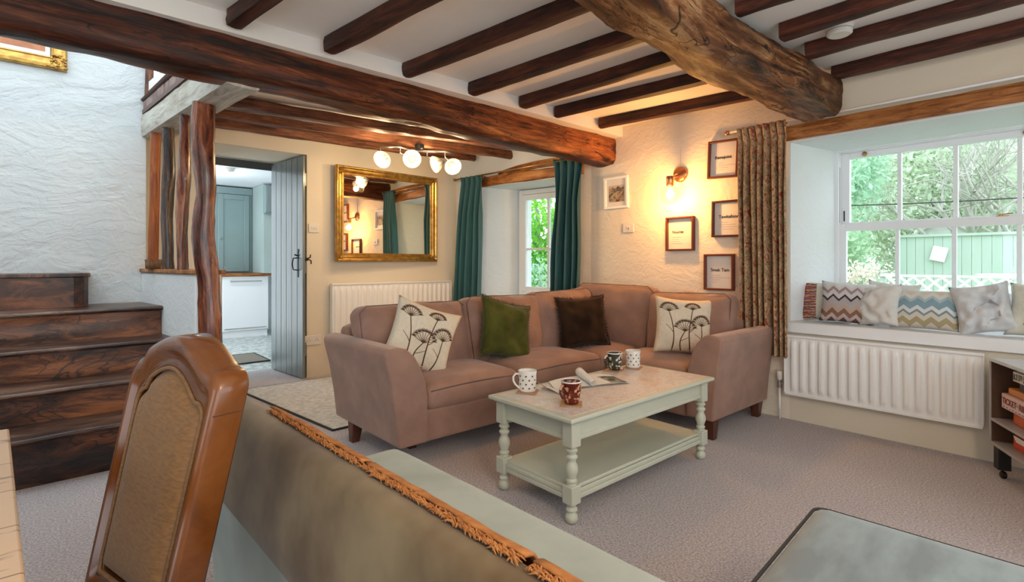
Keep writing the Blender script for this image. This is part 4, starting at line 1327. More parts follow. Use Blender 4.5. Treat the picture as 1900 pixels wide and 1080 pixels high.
FRW = wood('dark_red_frame_wood', (0.06, 0.014, 0.006), (0.13, 0.03, 0.012), (0.22, 0.06, 0.025), 0.4, 3, 20, 0.1)
PAPER = M('cream_paper', (0.76, 0.72, 0.68), (0.74, 0.70, 0.66), 0.5, scale=2)
TXT = M('black_lettering', (0.03, 0.025, 0.02), rough=0.6)
TXTG = M('grey_small_print', (0.38, 0.34, 0.31), rough=0.6)
def word_frame(label, yc, zc, w, h, word, size, lines, roll):
    root = thing('picture_frame', label, 'picture frame', (3.949, yc, zc), 0, 'framed words on the lamp-lit wall')
    nrm = Vector((-1, 0, 0)); e = Vector((0, -1, 0)); u = Vector((0, 0, 1))
    rm = Matrix.Rotation(roll, 3, 'X'); e = rm @ e; u = rm @ u
    P = Vector((3.949, yc, zc))
    mb = MB(); rectring(mb, P, e, u, nrm, w, h, [(0, 0.0), (0, 0.036), (0.002, 0.038), (0.013, 0.038), (0.015, 0.036), (0.015, 0.010)])
    clean(mb.build('frame', FRW, root))
    mb = MB(); facebox(mb, P, e, u, nrm, -w / 2 + 0.012, w / 2 - 0.012, -h / 2 + 0.012, h / 2 - 0.012, 0.002, 0.010)
    clean(mb.build('print', PAPER, root))
    text_part(word, size, TXT, root, P - e * (w * 0.30) + u * (h * 0.02) + nrm * 0.0115, e, u, 'headline', bold=0.0006)
    mb = MB()
    for i, (a, L) in enumerate(lines):
        facebox(mb, P, e, u, nrm, -w * 0.26 + a, -w * 0.26 + a + L, -h * 0.10 - i * 0.018, -h * 0.10 - i * 0.018 + 0.0022, 0.0101, 0.0108)
    clean(mb.build('small_print', TXTG, root))


word_frame('red-brown frame with a printed word, highest of the group beside the floral curtain', 1.93, 1.935, 0.245, 0.295, 'Remajoint', 0.033, [(0.02, 0.04), (0.02, 0.14), (0.0, 0.10), (0.02, 0.05)], R(2.5))
word_frame('red-brown frame with a printed word, middle one of the right-hand column by the floral curtain', 1.90, 1.466, 0.24, 0.285, 'Tawkafood', 0.036, [(0.0, 0.07), (-0.01, 0.14), (-0.01, 0.15), (0.02, 0.09)], R(0.5))
word_frame('red-brown frame with a printed word, standing apart just under the glowing wall lamp', 2.305, 1.365, 0.255, 0.285, 'Nourist', 0.033, [(-0.01, 0.08), (-0.01, 0.06), (-0.01, 0.07), (-0.01, 0.09)], R(0))
word_frame('red-brown frame with a printed word, lowest one just above the sofa cushions', 1.965, 1.048, 0.242, 0.285, 'Smak Tam', 0.036, [(0.0, 0.07), (-0.01, 0.16), (0.0, 0.06), (0.0, 0.04)], R(0))

pic = thing('picture_frame', 'small white-framed brown landscape picture between the teal curtain and the wall lamp', 'picture frame', (3.949, 2.97, 1.778))
P = (3.949, 2.97, 1.778); e = (0, -1, 0); u = (0, 0.02, 1); nr = (-1, 0, 0)
mb = MB(); rectring(mb, P, e, u, nr, 0.275, 0.30, [(0, 0), (0, 0.022), (0.004, 0.024), (0.022, 0.022), (0.026, 0.016), (0.026, 0.006)])
clean(mb.build('frame', WHITE, pic))
mb = MB(); facebox(mb, P, e, u, nr, -0.115, 0.115, -0.128, 0.128, 0.002, 0.006); clean(mb.build('mount', PAPER, pic))
LAND = M('brown_landscape_print', (0.06, 0.045, 0.05), (0.48, 0.30, 0.16), 0.5, scale=16, stretch=(1, 1, 1.6), lo=0.4, hi=0.62, dist=1.0)
mb = MB(); facebox(mb, P, e, u, nr, -0.088, 0.088, -0.085, 0.07, 0.0061, 0.007); po = clean(mb.build('print', LAND, pic))
SKYP = M('pale_print_sky', (0.58, 0.50, 0.42), rough=0.6)
mb = MB(); mb.add([Vector(P) + Vector((-0.0075, -a, b_)) for a, b_ in [(-0.088, 0.07), (0.088, 0.07), (0.088, 0.052), (0.055, 0.045), (0.02, 0.062), (-0.01, 0.04), (-0.04, 0.055), (-0.065, 0.04), (-0.088, 0.05)]], [tuple(range(9))])
mb.build('painted_sky', SKYP, po)
mb = MB(); mb.add([Vector(P) + Vector((-0.0078, -a, b_)) for a, b_ in [(-0.07, -0.035), (-0.02, 0.0), (0.01, 0.012), (0.045, 0.012), (0.01, 0.0), (-0.03, -0.03), (-0.05, -0.045)]], [tuple(range(7))])
mb.build('painted_river', M('print_green', (0.36, 0.38, 0.20), rough=0.6), po)

def plate(name, label, cat, P, e, u, nr, w, h, rockers, red=False):
    root = thing(name, label, cat, P)
    mb = MB(); facebox(mb, P, e, u, nr, -w / 2, w / 2, -h / 2, h / 2, 0, 0.010)
    clean(mb.build('plate', SWITCH, root, bevel=0.003))
    for cx, cw, ch in rockers:
        mb = MB(); facebox(mb, P, e, u, nr, cx - cw / 2, cx + cw / 2, -ch / 2, ch / 2, 0.0102, 0.014)
        clean(mb.build('rocker', SWITCH, root, bevel=0.001))
    if red:
        mb = MB(); facebox(mb, P, e, u, nr, 0.004, 0.014, -0.012, 0.002, 0.0141, 0.0155)
        clean(mb.build('neon_mark', M('red_mark', (0.6, 0.10, 0.05), rough=0.4), root))
        mb = MB(); facebox(mb, P, e, u, nr, -0.001, 0.003, 0.043, 0.35, 0, 0.006)
    return root
plate('fused_switch', 'small square white switch plate below the landscape picture', 'switch', (3.949, 2.835, 1.443), (0, -1, 0), (0, 0, 1), (-1, 0, 0), 0.115, 0.088, [(0.0, 0.03, 0.03)], True)
plate('light_switch', 'white light switch on the back wall between the grey door and the gold mirror', 'switch', (1.905, 5.079, 1.462), (1, 0, 0), (0, 0, 1), (0, -1, 0), 0.10, 0.088, [(-0.018, 0.014, 0.03), (0.004, 0.014, 0.03), (0.026, 0.014, 0.03)])
sk = plate('double_socket', 'white double wall socket low down between the grey door and the sofa', 'socket', (1.895, 5.079, 0.365), (1, 0, 0), (0, 0, 1), (0, -1, 0), 0.165, 0.095, [(-0.06, 0.012, 0.02), (0.06, 0.012, 0.02)])
mb = MB()
for cx in (-0.04, 0.035):
    for dx, dz in ((0, 0.016), (-0.012, -0.004), (0.012, -0.004)):
        facebox(mb, (1.895, 5.079, 0.365), (1, 0, 0), (0, 0, 1), (0, -1, 0), cx + dx - 0.003, cx + dx + 0.003, dz - 0.004, dz + 0.004, 0.0101, 0.0108)
clean(mb.build('pin_holes', DARKEDGE, sk))

# gilt mirror
mr = thing('wall_mirror', 'large rectangular gold-framed mirror on the back wall above the radiator', 'mirror', (2.704, 5.07, 1.615))
P = Vector((2.704, 5.044, 1.617)); e = Vector((math.cos(R(3.0)), math.sin(R(3.0)), 0)); u = Vector((0, 0, 1)); nr = Vector((math.sin(R(3.0)), -math.cos(R(3.0)), 0))
mb = MB(); rectring(mb, P, e, u, nr, 1.228, 0.965, [(0, 0.0), (0, 0.030), (0.006, 0.040), (0.016, 0.043), (0.026, 0.036), (0.034, 0.030), (0.052, 0.034), (0.060, 0.030), (0.068, 0.020), (0.074, 0.020), (0.080, 0.024), (0.086, 0.016), (0.086, 0.008)])
fo = clean(mb.build('frame', GOLD, mr, bevel=0.002))
mb = MB()
rnd = random.Random(2)
for sx in (-1, 1):
    for sz in (-1, 1):
        for k in range(14):
            a = rnd.uniform(0, 6.28); rad_ = rnd.uniform(0, 0.05)
            c = P + e * sx * (0.614 - 0.045 + rad_ * math.cos(a) * 0.75) + u * sz * (0.4825 - 0.045 + rad_ * math.sin(a) * 0.75) + nr * 0.036
            mb.lathe([(0, -0.006), (0.007, -0.004), (0.009, 0), (0.006, 0.006), (0, 0.008)], (0, 0, 0), 8, Matrix.Translation(c) @ Matrix.Rotation(R(90), 4, 'X'), cap=False)
        clean(mb.build('corner_ornament', GOLD, fo, smooth=True)); mb = MB()
for k in range(100):
    t = k / 99
    for sz in (-1, 1):
        c = P + e * (-0.53 + 1.06 * t) + u * sz * (0.4825 - 0.071) + nr * 0.021
        mb.lathe([(0, -0.003), (0.0035, 0), (0, 0.003)], tuple(c), 5, cap=False)
clean(mb.build('beading', GOLD, fo, smooth=True))
mm, nt, b = newmat('mirror_silver'); b.inputs['Metallic'].default_value = 1; b.inputs['Roughness'].default_value = 0.01; b.inputs['Base Color'].default_value = (0.88, 0.88, 0.86, 1)
mb = MB(); facebox(mb, P, e, u, nr, -0.53, 0.53, -0.40, 0.40, 0.008, 0.012)
clean(mb.build('mirror_glass', mm, mr))

# gilt picture on the stair wall
gp = thing('picture_frame', 'ornate gold picture frame high on the rough white stair wall', 'picture frame', (-0.35, 4.83, 2.85))
P = Vector((-0.43, 4.839, 2.82)); e = Vector((1, 0, 0)); u = Vector((0, 0, 1)); nr = Vector((0, -1, 0))
mb = MB(); rectring(mb, P, e, u, nr, 1.0, 0.70, [(0, 0.0), (0, 0.02), (0.008, 0.035), (0.03, 0.042), (0.05, 0.034), (0.07, 0.022), (0.078, 0.028), (0.086, 0.022), (0.086, 0.008)])
fo = clean(mb.build('frame', GOLD, gp, bevel=0.002))
mb = MB(); rnd = random.Random(9)
for sx in (-1, 1):
    for k in range(26):
        c = P + e * sx * (0.5 - rnd.uniform(0.005, 0.10)) + u * (-0.35 + rnd.uniform(0.005, 0.10)) + nr * 0.036
        mb.lathe([(0, -0.007), (0.009, -0.004), (0.011, 0), (0.007, 0.006), (0, 0.009)], (0, 0, 0), 8, Matrix.Translation(c) @ Matrix.Rotation(R(90), 4, 'X'), cap=False)
    clean(mb.build('corner_ornament', GOLD, fo, smooth=True)); mb = MB()
mb = MB(); facebox(mb, P, e, u, nr, -0.41, 0.41, -0.262, 0.262, 0.004, 0.012); clean(mb.build('mount', PAPER, gp))
mb = MB(); facebox(mb, P, e, u, nr, -0.385, 0.385, -0.235, -0.15, 0.0121, 0.013); clean(mb.build('painting', M('orange_brown_paint', (0.50, 0.20, 0.09), (0.34, 0.12, 0.05), 0.6, scale=9), gp))
mb = MB(); facebox(mb, P, e, u, nr, -0.385, 0.385, -0.15, 0.24, 0.0121, 0.013); clean(mb.build('painted_sky', M('pale_grey_paint', (0.62, 0.60, 0.55), (0.30, 0.25, 0.20), 0.6, scale=9, hi=0.8), gp))

# ================================================================ LIGHTS
sc = thing('wall_lamp', 'copper wall lamp with a glowing clear globe on the cream wall', 'wall lamp', (3.949, 2.31, 1.865))
rx = Matrix.Rotation(R(-90), 4, 'Y')
clean(MB().lathe([(0.066, 0), (0.066, 0.012), (0.055, 0.022), (0.0, 0.026)], (0, 0, 0), 32, Matrix.Translation((3.949, 2.31, 1.865)) @ rx, cap=False).build('wall_plate', COPPER, sc, smooth=True))
clean(MB().tube([(3.925, 2.31, 1.86), (3.86, 2.312, 1.835), (3.80, 2.318, 1.825)], 0.009, 10).build('arm', COPPER, sc, smooth=True))
clean(MB().lathe([(0.0, 0.045), (0.030, 0.045), (0.032, 0.04), (0.032, -0.03), (0.028, -0.034)], (3.80, 2.318, 1.79), 24, cap=False).build('lamp_holder', COPPER, sc, smooth=True))
GL2 = glassy('clear_globe_glass', 0.02, (1, 0.97, 0.9), 0.03)
prof = [(0.026, 0.072)] + [(0.078 * math.sin(t), 0.078 * math.cos(t)) for t in [0.42 + 2.72 * k / 16 for k in range(17)]]
clean(MB().lathe(prof, (3.80, 2.318, 1.68), 28, cap=False).build('globe', GL2, sc, smooth=True))
BULBW = glow('warm_bulb', (1.0, 0.70, 0.28), 30)
clean(MB().lathe([(0.012, 0.055), (0.014, 0.04), (0.026, 0.015), (0.03, -0.005), (0.024, -0.024), (0.0, -0.034)], (3.80, 2.318, 1.685), 18, cap=False).build('bulb', BULBW, sc, smooth=True))
clean(MB().tube([(3.945, 2.31, 1.93), (3.945, 2.31, 2.09)], 0.003, 6).build('cable', SWITCH, sc))
clean(MB().tube([(3.925, 2.29, 1.84), (3.925, 2.285, 1.64)], 0.0012, 5).build('pull_cord', IRON, sc))
lamp('wall_lamp_light', (3.78, 2.318, 1.68), 36, (1.0, 0.47, 0.12), 0.035)

sp = thing('ceiling_spotlight', 'ceiling spotlight bar with four glowing glass bowl shades near the gold mirror', 'ceiling light', (2.63, 4.3, 2.25))
clean(MB().lathe([(0.045, 0.0), (0.045, -0.03), (0.035, -0.045), (0, -0.048)], (2.64, 4.32, 2.262), 20, cap=False).build('canopy', IRON, sp, smooth=True))
bar = [(2.28, 4.42, 2.20), (2.42, 4.30, 2.20), (2.56, 4.36, 2.20), (2.70, 4.28, 2.20), (2.84, 4.18, 2.20), (2.96, 4.22, 2.20)]
clean(MB().tube(bar, 0.009, 8).build('bar', CHROME, sp, smooth=True))
SHADE, nt, b = newmat('frosted_shade_glass')
b.inputs['Base Color'].default_value = (0.26, 0.23, 0.17, 1); b.inputs['Roughness'].default_value = 0.2
tr_ = nt.nodes.new('ShaderNodeBsdfTransparent'); mx_ = nt.nodes.new('ShaderNodeMixShader'); mx_.inputs[0].default_value = 0.55
out = [x for x in nt.nodes if x.type == 'OUTPUT_MATERIAL'][0]
nt.links.new(b.outputs[0], mx_.inputs[1]); nt.links.new(tr_.outputs[0], mx_.inputs[2]); nt.links.new(mx_.outputs[0], out.inputs[0])
BULBC = glow('spot_bulb', (1.0, 0.88, 0.62), 5)
rnd = random.Random(1)
for (x, y, z), aim, bp_ in [((2.27, 4.35, 2.08), (-0.75, -0.45, -0.55), bar[0]), ((2.485, 4.20, 2.085), (-0.45, -0.85, -0.15), bar[1]),
                            ((2.82, 4.30, 2.095), (-0.95, 0.10, -0.35), bar[3]), ((2.885, 4.12, 2.06), (-0.25, -0.85, -0.55), bar[4])]:
    a = Vector(aim).normalized()
    q = a.to_track_quat('Z', 'Y').to_matrix().to_4x4()
    m = Matrix.Translation((x, y, z)) @ q
    arm = MB(); arm.tube([bp_, (bp_[0], bp_[1], 2.15), tuple(Vector((x, y, z)) - a * 0.06)], 0.006, 8)
    arm.lathe([(0.0, -0.085), (0.016, -0.083), (0.018, -0.045), (0.014, -0.040)], (0, 0, 0), 14, m, cap=False)
    clean(arm.build('arm', CHROME, sp, smooth=True))
    clean(MB().lathe([(0.016, -0.045), (0.035, -0.040), (0.060, -0.022), (0.076, 0.004), (0.082, 0.022), (0.084, 0.022), (0.078, 0.002), (0.061, -0.025), (0.035, -0.043)], (0, 0, 0), 28, m, cap=False).build('shade', SHADE, sp, smooth=True))
    clean(MB().lathe([(0.010, -0.04), (0.019, -0.018), (0.021, -0.006), (0.015, 0.008), (0, 0.013)], (0, 0, 0), 16, m, cap=False).build('bulb', BULBC, sp, smooth=True))
    lamp('spotlight_glow', tuple(Vector((x, y, z)) + a * 0.060), 6.5, (1.0, 0.72, 0.40), 0.03)

sa = thing('smoke_alarm', 'round white smoke alarm on the ceiling between the joists near the big window', 'smoke alarm', (3.12, 0.90, 2.385))
clean(MB().lathe([(0.068, 0), (0.068, -0.012), (0.062, -0.018), (0.060, -0.045), (0.05, -0.052), (0, -0.052)], (3.13, 0.90, 2.384), 32, cap=False).build('body', SWITCH, sa))
clean(MB().lathe([(0.0615, -0.024), (0.0615, -0.030)], (3.13, 0.90, 2.384), 32, cap=False).build('vent_slot', TXTG, sa))

# wicker basket on the ledge
bk = thing('wicker_basket', 'small brown wicker basket on the wooden ledge at the foot of the orange post', 'basket', (0.53, 4.5, 1.077))
WICK = M('wicker', (0.30, 0.15, 0.06), (0.16, 0.07, 0.03), 0.7, scale=70, bs=0.5)
mb = MB()
bx0, bx1, by0, by1 = 0.505, 0.575, 4.47, 4.585
for k in range(7):
    z = 1.080 + k * 0.0085
    pts = [(bx0 - 0.001 * k, by0, z), (bx1 + 0.001 * k, by0, z), (bx1 + 0.001 * k, by1, z), (bx0 - 0.001 * k, by1, z)]
    mb.tube(pts, 0.0050, 6, closed=True)
for k in range(10):
    t = k / 9
    mb.tube([(bx0 + (bx1 - bx0) * t, by0 - 0.004, 1.078), (bx0 + (bx1 - bx0) * t, by0 - 0.005, 1.138)], 0.0035, 5)
    mb.tube([(bx0 - 0.004, by0 + (by1 - by0) * t, 1.078), (bx0 - 0.006, by0 + (by1 - by0) * t, 1.138)], 0.0035, 5)
mb.box(bx0, bx1, by0, by1, 1.0765, 1.083)
clean(mb.build('woven_body', WICK, bk, smooth=True))
clean(MB().tube([(bx0 - 0.008, by0 - 0.004, 1.140), (bx1 + 0.008, by0 - 0.004, 1.140), (bx1 + 0.008, by1, 1.140), (bx0 - 0.008, by1, 1.140)], 0.006, 8, closed=True).build('rim', WICK, bk, smooth=True))

# ================================================================ WINDOW SEAT CUSHIONS
CR = (0.72, 0.68, 0.62)
ZB = zigzag('brown_chevron_wool', [(0.0, (0.14, 0.06, 0.05)), (0.10, (0.52, 0.42, 0.40)), (0.2, (0.24, 0.12, 0.08)), (0.32, (0.50, 0.36, 0.28)), (0.42, (0.45, 0.40, 0.40)), (0.60, (0.05, 0.03, 0.04)), (0.66, (0.62, 0.60, 0.60)), (0.78, (0.36, 0.26, 0.26)), (0.86, (0.66, 0.64, 0.64)), (0.95, (0.72, 0.72, 0.72))], 0.22, 0.13)
ZT = zigzag('blue_chevron_wool', [(0.0, (0.62, 0.56, 0.50)), (0.14, (0.40, 0.34, 0.20)), (0.28, (0.66, 0.62, 0.54)), (0.40, (0.22, 0.30, 0.34)), (0.46, (0.72, 0.76, 0.76)), (0.56, (0.24, 0.38, 0.46)), (0.74, (0.42, 0.54, 0.60)), (0.82, (0.72, 0.72, 0.66)), (0.93, (0.66, 0.58, 0.52))], 0.21, 0.12)
WOOLW = M('off_white_wool', (0.74, 0.73, 0.70), (0.68, 0.67, 0.65), 0.9, scale=40, bs=0.4, bd=0.003)
SLUB = M('cream_slub_cotton', (0.70, 0.69, 0.60), (0.64, 0.63, 0.54), 0.9, scale=40, bs=0.4, bd=0.003)
GW = 'cushions along the window seat'
r_, f, mx = pillow('window_cushion', 'cream cushion with red and black stripes down one side, leftmost on the window seat', 'cushion', (4.17, 1.285, 0.842), 0.31, 0.29, 0.13, R(-80), -0.20, R(0), SLUB, 11, GW, pinch=0.08)
rnd = random.Random(6)
pal = [(0.50, 0.06, 0.05), (0.05, 0.05, 0.06), (0.62, 0.30, 0.10), (0.46, 0.10, 0.09), (0.10, 0.12, 0.14), (0.30, 0.10, 0.08)]
for ci, c in enumerate(pal):
    mb = MB()
    for k in range(7):
        v0 = 0.04 + (k * 6 + ci) / 42 * 0.92
        ribbon(mb, [(0.03 + 0.05 * j, v0 + rnd.uniform(-0.01, 0.01)) for j in range(7)], 0.03, f, mx, off=0.0015 + 0.0002 * ci)
    mb.build('woven_stripes', M('stripe_yarn', c, rough=0.9), r_)
pillow('window_cushion', 'brown, black and white zigzag knitted cushion, second from the left on the window seat', 'cushion', (4.10, 1.13, 0.845), 0.32, 0.29, 0.13, R(-72), -0.26, R(4), ZB, 12, GW, pinch=0.07)
r_, f, mx = pillow('window_cushion', 'white folded cushion with a grey leaf shape between the two zigzag cushions', 'cushion', (4.09, 0.945, 0.838), 0.27, 0.28, 0.13, R(-112), -0.24, R(-5), WOOLW, 13, GW, wr=0.014)
mb = MB(); ribbon(mb, [(0.10, 0.08), (0.17, 0.2), (0.20, 0.35), (0.15, 0.48)], 0.16, f, mx); mb.build('grey_leaf', M('grey_print', (0.24, 0.22, 0.24), rough=0.9), r_)
pillow('window_cushion', 'plain white cushion standing behind the folded one against the window frame', 'cushion', (4.33, 0.93, 0.845), 0.30, 0.29, 0.10, R(-88), -0.12, R(6), WOOLW, 14, GW)
pillow('window_cushion', 'blue, white and olive zigzag knitted cushion lying lowest on the window seat', 'cushion', (4.085, 0.705, 0.825), 0.345, 0.255, 0.12, R(-90), -0.34, R(0), ZT, 15, GW, pinch=0.05)
r_, f, mx = pillow('window_cushion', 'crumpled pale grey cushion with folds just right of the blue zigzag one', 'cushion', (4.08, 0.43, 0.85), 0.27, 0.30, 0.16, R(-78), -0.20, R(-10), M('pale_grey_cotton', (0.70, 0.72, 0.74), (0.60, 0.62, 0.66), 0.85, scale=9, bs=0.6, bd=0.01), 16, GW, wr=0.03)
mb = MB(); ribbon(mb, [(0.15, 0.15), (0.2, 0.35), (0.35, 0.5), (0.6, 0.62), (0.8, 0.85)], 0.03, f, mx)
ribbon(mb, [(0.45, 0.1), (0.55, 0.25), (0.8, 0.3)], 0.03, f, mx); ribbon(mb, [(0.6, 0.62), (0.72, 0.5), (0.7, 0.3)], 0.05, f, mx)
mb.build('printed_lines', M('grey_fold_print', (0.46, 0.46, 0.48), rough=0.9), r_)
r_, f, mx = pillow('window_cushion', 'cream cushion with ochre and grey curling print at the right edge of the window seat', 'cushion', (4.11, 0.155, 0.845), 0.36, 0.31, 0.15, R(-92), -0.24, R(4), SLUB, 17, GW)
mb = MB()
ribbon(mb, [(0.2, 0.62), (0.3, 0.4), (0.22, 0.2), (0.45, 0.08)], 0.03, f, mx); ribbon(mb, [(0.25, 0.3), (0.5, 0.28), (0.7, 0.15)], 0.05, f, mx)
mb.build('ochre_print', M('ochre_ink', (0.52, 0.30, 0.08), rough=0.9), r_)
mb = MB(); ribbon(mb, [(0.3, 0.72), (0.4, 0.6), (0.55, 0.66)], 0.05, f, mx); mb.build('grey_print', M('grey_ink', (0.12, 0.12, 0.11), rough=0.9), r_)

# ================================================================ DINING TABLE AND CHAIR
m, nt, b = newmat('printed_peach_oilcloth')
b.inputs['Roughness'].default_value = 0.4
v = mapping(nt, 'Object', (1, 1, 1))
br = nt.nodes.new('ShaderNodeTexBrick')
br.inputs['Scale'].default_value = 1.0; br.inputs['Brick Width'].default_value = 0.5; br.inputs['Row Height'].default_value = 0.16
br.inputs['Mortar Size'].default_value = 0.0016
br.inputs['Color1'].default_value = (0.66, 0.47, 0.31, 1); br.inputs['Color2'].default_value = (0.60, 0.42, 0.27, 1); br.inputs['Mortar'].default_value = (0.22, 0.13, 0.08, 1)
nt.links.new(v, br.inputs[0])
mp2 = mapping(nt, 'Object', (9, 34, 1))
n = ntex(nt, mp2, 1.0, 3, 0.6, 0.3)
mu = nt.nodes.new('ShaderNodeMix'); mu.data_type = 'RGBA'; mu.blend_type = 'MULTIPLY'; mu.inputs[0].default_value = 0.75
nt.links.new(br.outputs[0], mu.inputs[6]); nt.links.new(ramp(nt, n, [(0.60, (1, 1, 1)), (0.66, (0.30, 0.27, 0.24))]), mu.inputs[7])
nt.links.new(mu.outputs[2], b.inputs['Base Color'])
dt = thing('dining_table', 'dining table with a peach printed plank-pattern top at the left edge', 'dining table', (-0.45, 0.85, 0))
clean(MB().prism([(-0.075, 1.612), (0.006, 0.35), (-0.95, 0.30), (-1.03, 1.56)], 0.722, 0.75).build('top', m, dt, bevel=0.004))
clean(MB().prism([(-0.13, 1.54), (-0.06, 0.42), (-0.89, 0.38), (-0.96, 1.49)], 0.64, 0.7215).build('apron', DARKLEG, dt))
for x, y in ((-0.17, 1.49), (-0.11, 0.46), (-0.85, 0.42), (-0.92, 1.45)):
    clean(MB().lathe([(0.02, 0), (0.032, 0.05), (0.028, 0.3), (0.038, 0.5), (0.03, 0.55), (0.036, 0.639)], (x, y, 0), 16).build('leg', DARKLEG, dt, smooth=True))

CW = wood('satin_brown_chair_wood', (0.10, 0.028, 0.005), (0.15, 0.045, 0.008), (0.20, 0.066, 0.015), 0.25, 2, 10, 0.0, coat=0.5)
CU = M('brown_velour_upholstery', (0.24, 0.115, 0.034), (0.165, 0.076, 0.022), 0.6, scale=60, stretch=(1, 1, 4), sheen=0.15, bs=0.3, bd=0.001)
ch = thing('dining_chair', 'brown upholstered dining chair with a shaped shiny wooden back rail, pushed up to the table', 'dining chair', (0.085, 1.19, 0), R(105))
def cb(mb, name, mat, parent=ch, **k): return clean(mb.build(name, mat, parent, world=False, **k))
def backp(x, z, d):          # d: in front (+) of the leaning back plane
    return Vector((x, -(z - 0.46) * 0.215 + d - 0.05 * (0.0361 - x * x), z + 0.0))
HW = 0.176
def outline(inset, topin, bot, n=64):
    hw = HW - inset
    pts = []
    def side(z): return hw * (0.90 + 0.10 * min(1, (z - 0.46) / 0.42))
    def topz(x): return 0.915 - topin + 0.056 * max(0, 1 - (max(-1, min(1, (x - 0.02) / (hw * 0.98)))) ** 2) ** 1.5
    r = max(0.02, 0.036 - inset * 0.2)
    zc = topz(hw) - r
    for i in range(14): z = bot + (zc - bot) * i / 14; pts.append((-side(z), z))
    for i in range(7):
        a = math.pi - i / 6 * math.pi / 2; pts.append((-side(zc) + r + r * math.cos(a), zc + r * math.sin(a)))
    for i in range(1, 24):
        x = (-side(zc) + r) + (2 * (side(zc) - r)) * i / 24; pts.append((x, topz(x)))
    for i in range(7):
        a = math.pi / 2 - i / 6 * math.pi / 2; pts.append((side(zc) - r + r * math.cos(a), zc + r * math.sin(a)))
    for i in range(14): z = zc + (bot - zc) * (i + 1) / 14; pts.append((side(z), z))
    for i in range(1, 6): pts.append((side(bot) * (1 - 2 * i / 6), bot))
    return pts
rings = [(0.004, 0.004, 0.462, -0.060), (0.0, 0.0, 0.46, -0.055), (0.0, 0.0, 0.46, -0.006), (0.003, 0.003, 0.462, 0.0), (0.010, 0.014, 0.47, 0.006), (0.018, 0.030, 0.48, 0.004),
         (0.024, 0.042, 0.49, -0.006), (0.029, 0.050, 0.495, -0.008), (0.033, 0.056, 0.50, -0.002), (0.037, 0.061, 0.505, -0.006), (0.037, 0.061, 0.505, -0.03)]
mb = MB(); vs = []; uvs = []
for j, (ins, ti, bt, dp) in enumerate(rings):
    o = outline(ins, ti, bt); n = len(o)
    per = 0
    for k, (x, z) in enumerate(o):
        if k: per += math.dist(o[k], o[k - 1])
        vs.append(backp(x, z, dp)); uvs.append((per, j * 0.01))
fs = []
for j in range(len(rings)):
    j2 = (j + 1) % len(rings)
    for k in range(n): fs.append((j * n + k, j * n + (k + 1) % n, j2 * n + (k + 1) % n, j2 * n + k))
mb.add(vs, fs, uvs)
bf = cb(mb, 'back_frame', CW, smooth=True)
def pad(sign, d0, bulge):
    mb = MB(); o = outline(0.040, 0.064, 0.51); n = len(o); cx, cz = 0, 0.70; vs = []; K = 10
    for j in range(K + 1):
        s = (j / K) ** 0.7
        for x, z in o:
            xx, zz = cx + (x - cx) * s, cz + (z - cz) * s
            vs.append(backp(xx, zz, d0 + sign * bulge * (max(0, 1 - s ** 5)) ** 0.6))
    fs = [(j * n + k, j * n + (k + 1) % n, (j + 1) * n + (k + 1) % n, (j + 1) * n + k) for j in range(K) for k in range(n)]
    mb.add(vs, fs); return mb
p_ = cb(pad(1, -0.016, 0.026), 'back_pad', CU, smooth=True)
o = outline(0.039, 0.063, 0.508)
cb(MB().tube([backp(x, z, -0.004) for x, z in o], 0.004, 8, closed=True), 'piping', CU, p_, smooth=True)
cb(pad(-1, -0.045, 0.012), 'rear_pad', CU, smooth=True)
cb(MB().tube([backp(-HW * 0.988 - 0.0005, 0.845, -0.058), backp(-HW * 0.988 - 0.0005, 0.845, -0.002)], 0.0012, 6), 'rail_joint', DARKLEG)
mb = MB(); puff(mb, -0.19, 0.19, 0.03, 0.42, 0.42, 0.465, 0.02, 0.012); o = soft(mb, 'seat', CU, ch, world=False)
mb = MB(); mb.box(-0.18, 0.18, 0.0, 0.41, 0.36, 0.42); cb(mb, 'seat_rail', CW, bevel=0.006)
for x in (-0.145, 0.145):
    mb = MB(); mb.tube([(x, 0.0, 0.47), (x, -0.01, 0.35), (x, -0.03, 0.15), (x, -0.075, 0.0)], [0.024, 0.022, 0.018, 0.015], 10); cb(mb, 'leg', CW, smooth=True)
    mb = MB(); mb.tube([(x, 0.38, 0.38), (x * 1.04, 0.40, 0.22), (x, 0.38, 0.0)], [0.026, 0.018, 0.013], 10); cb(mb, 'leg', CW, smooth=True)

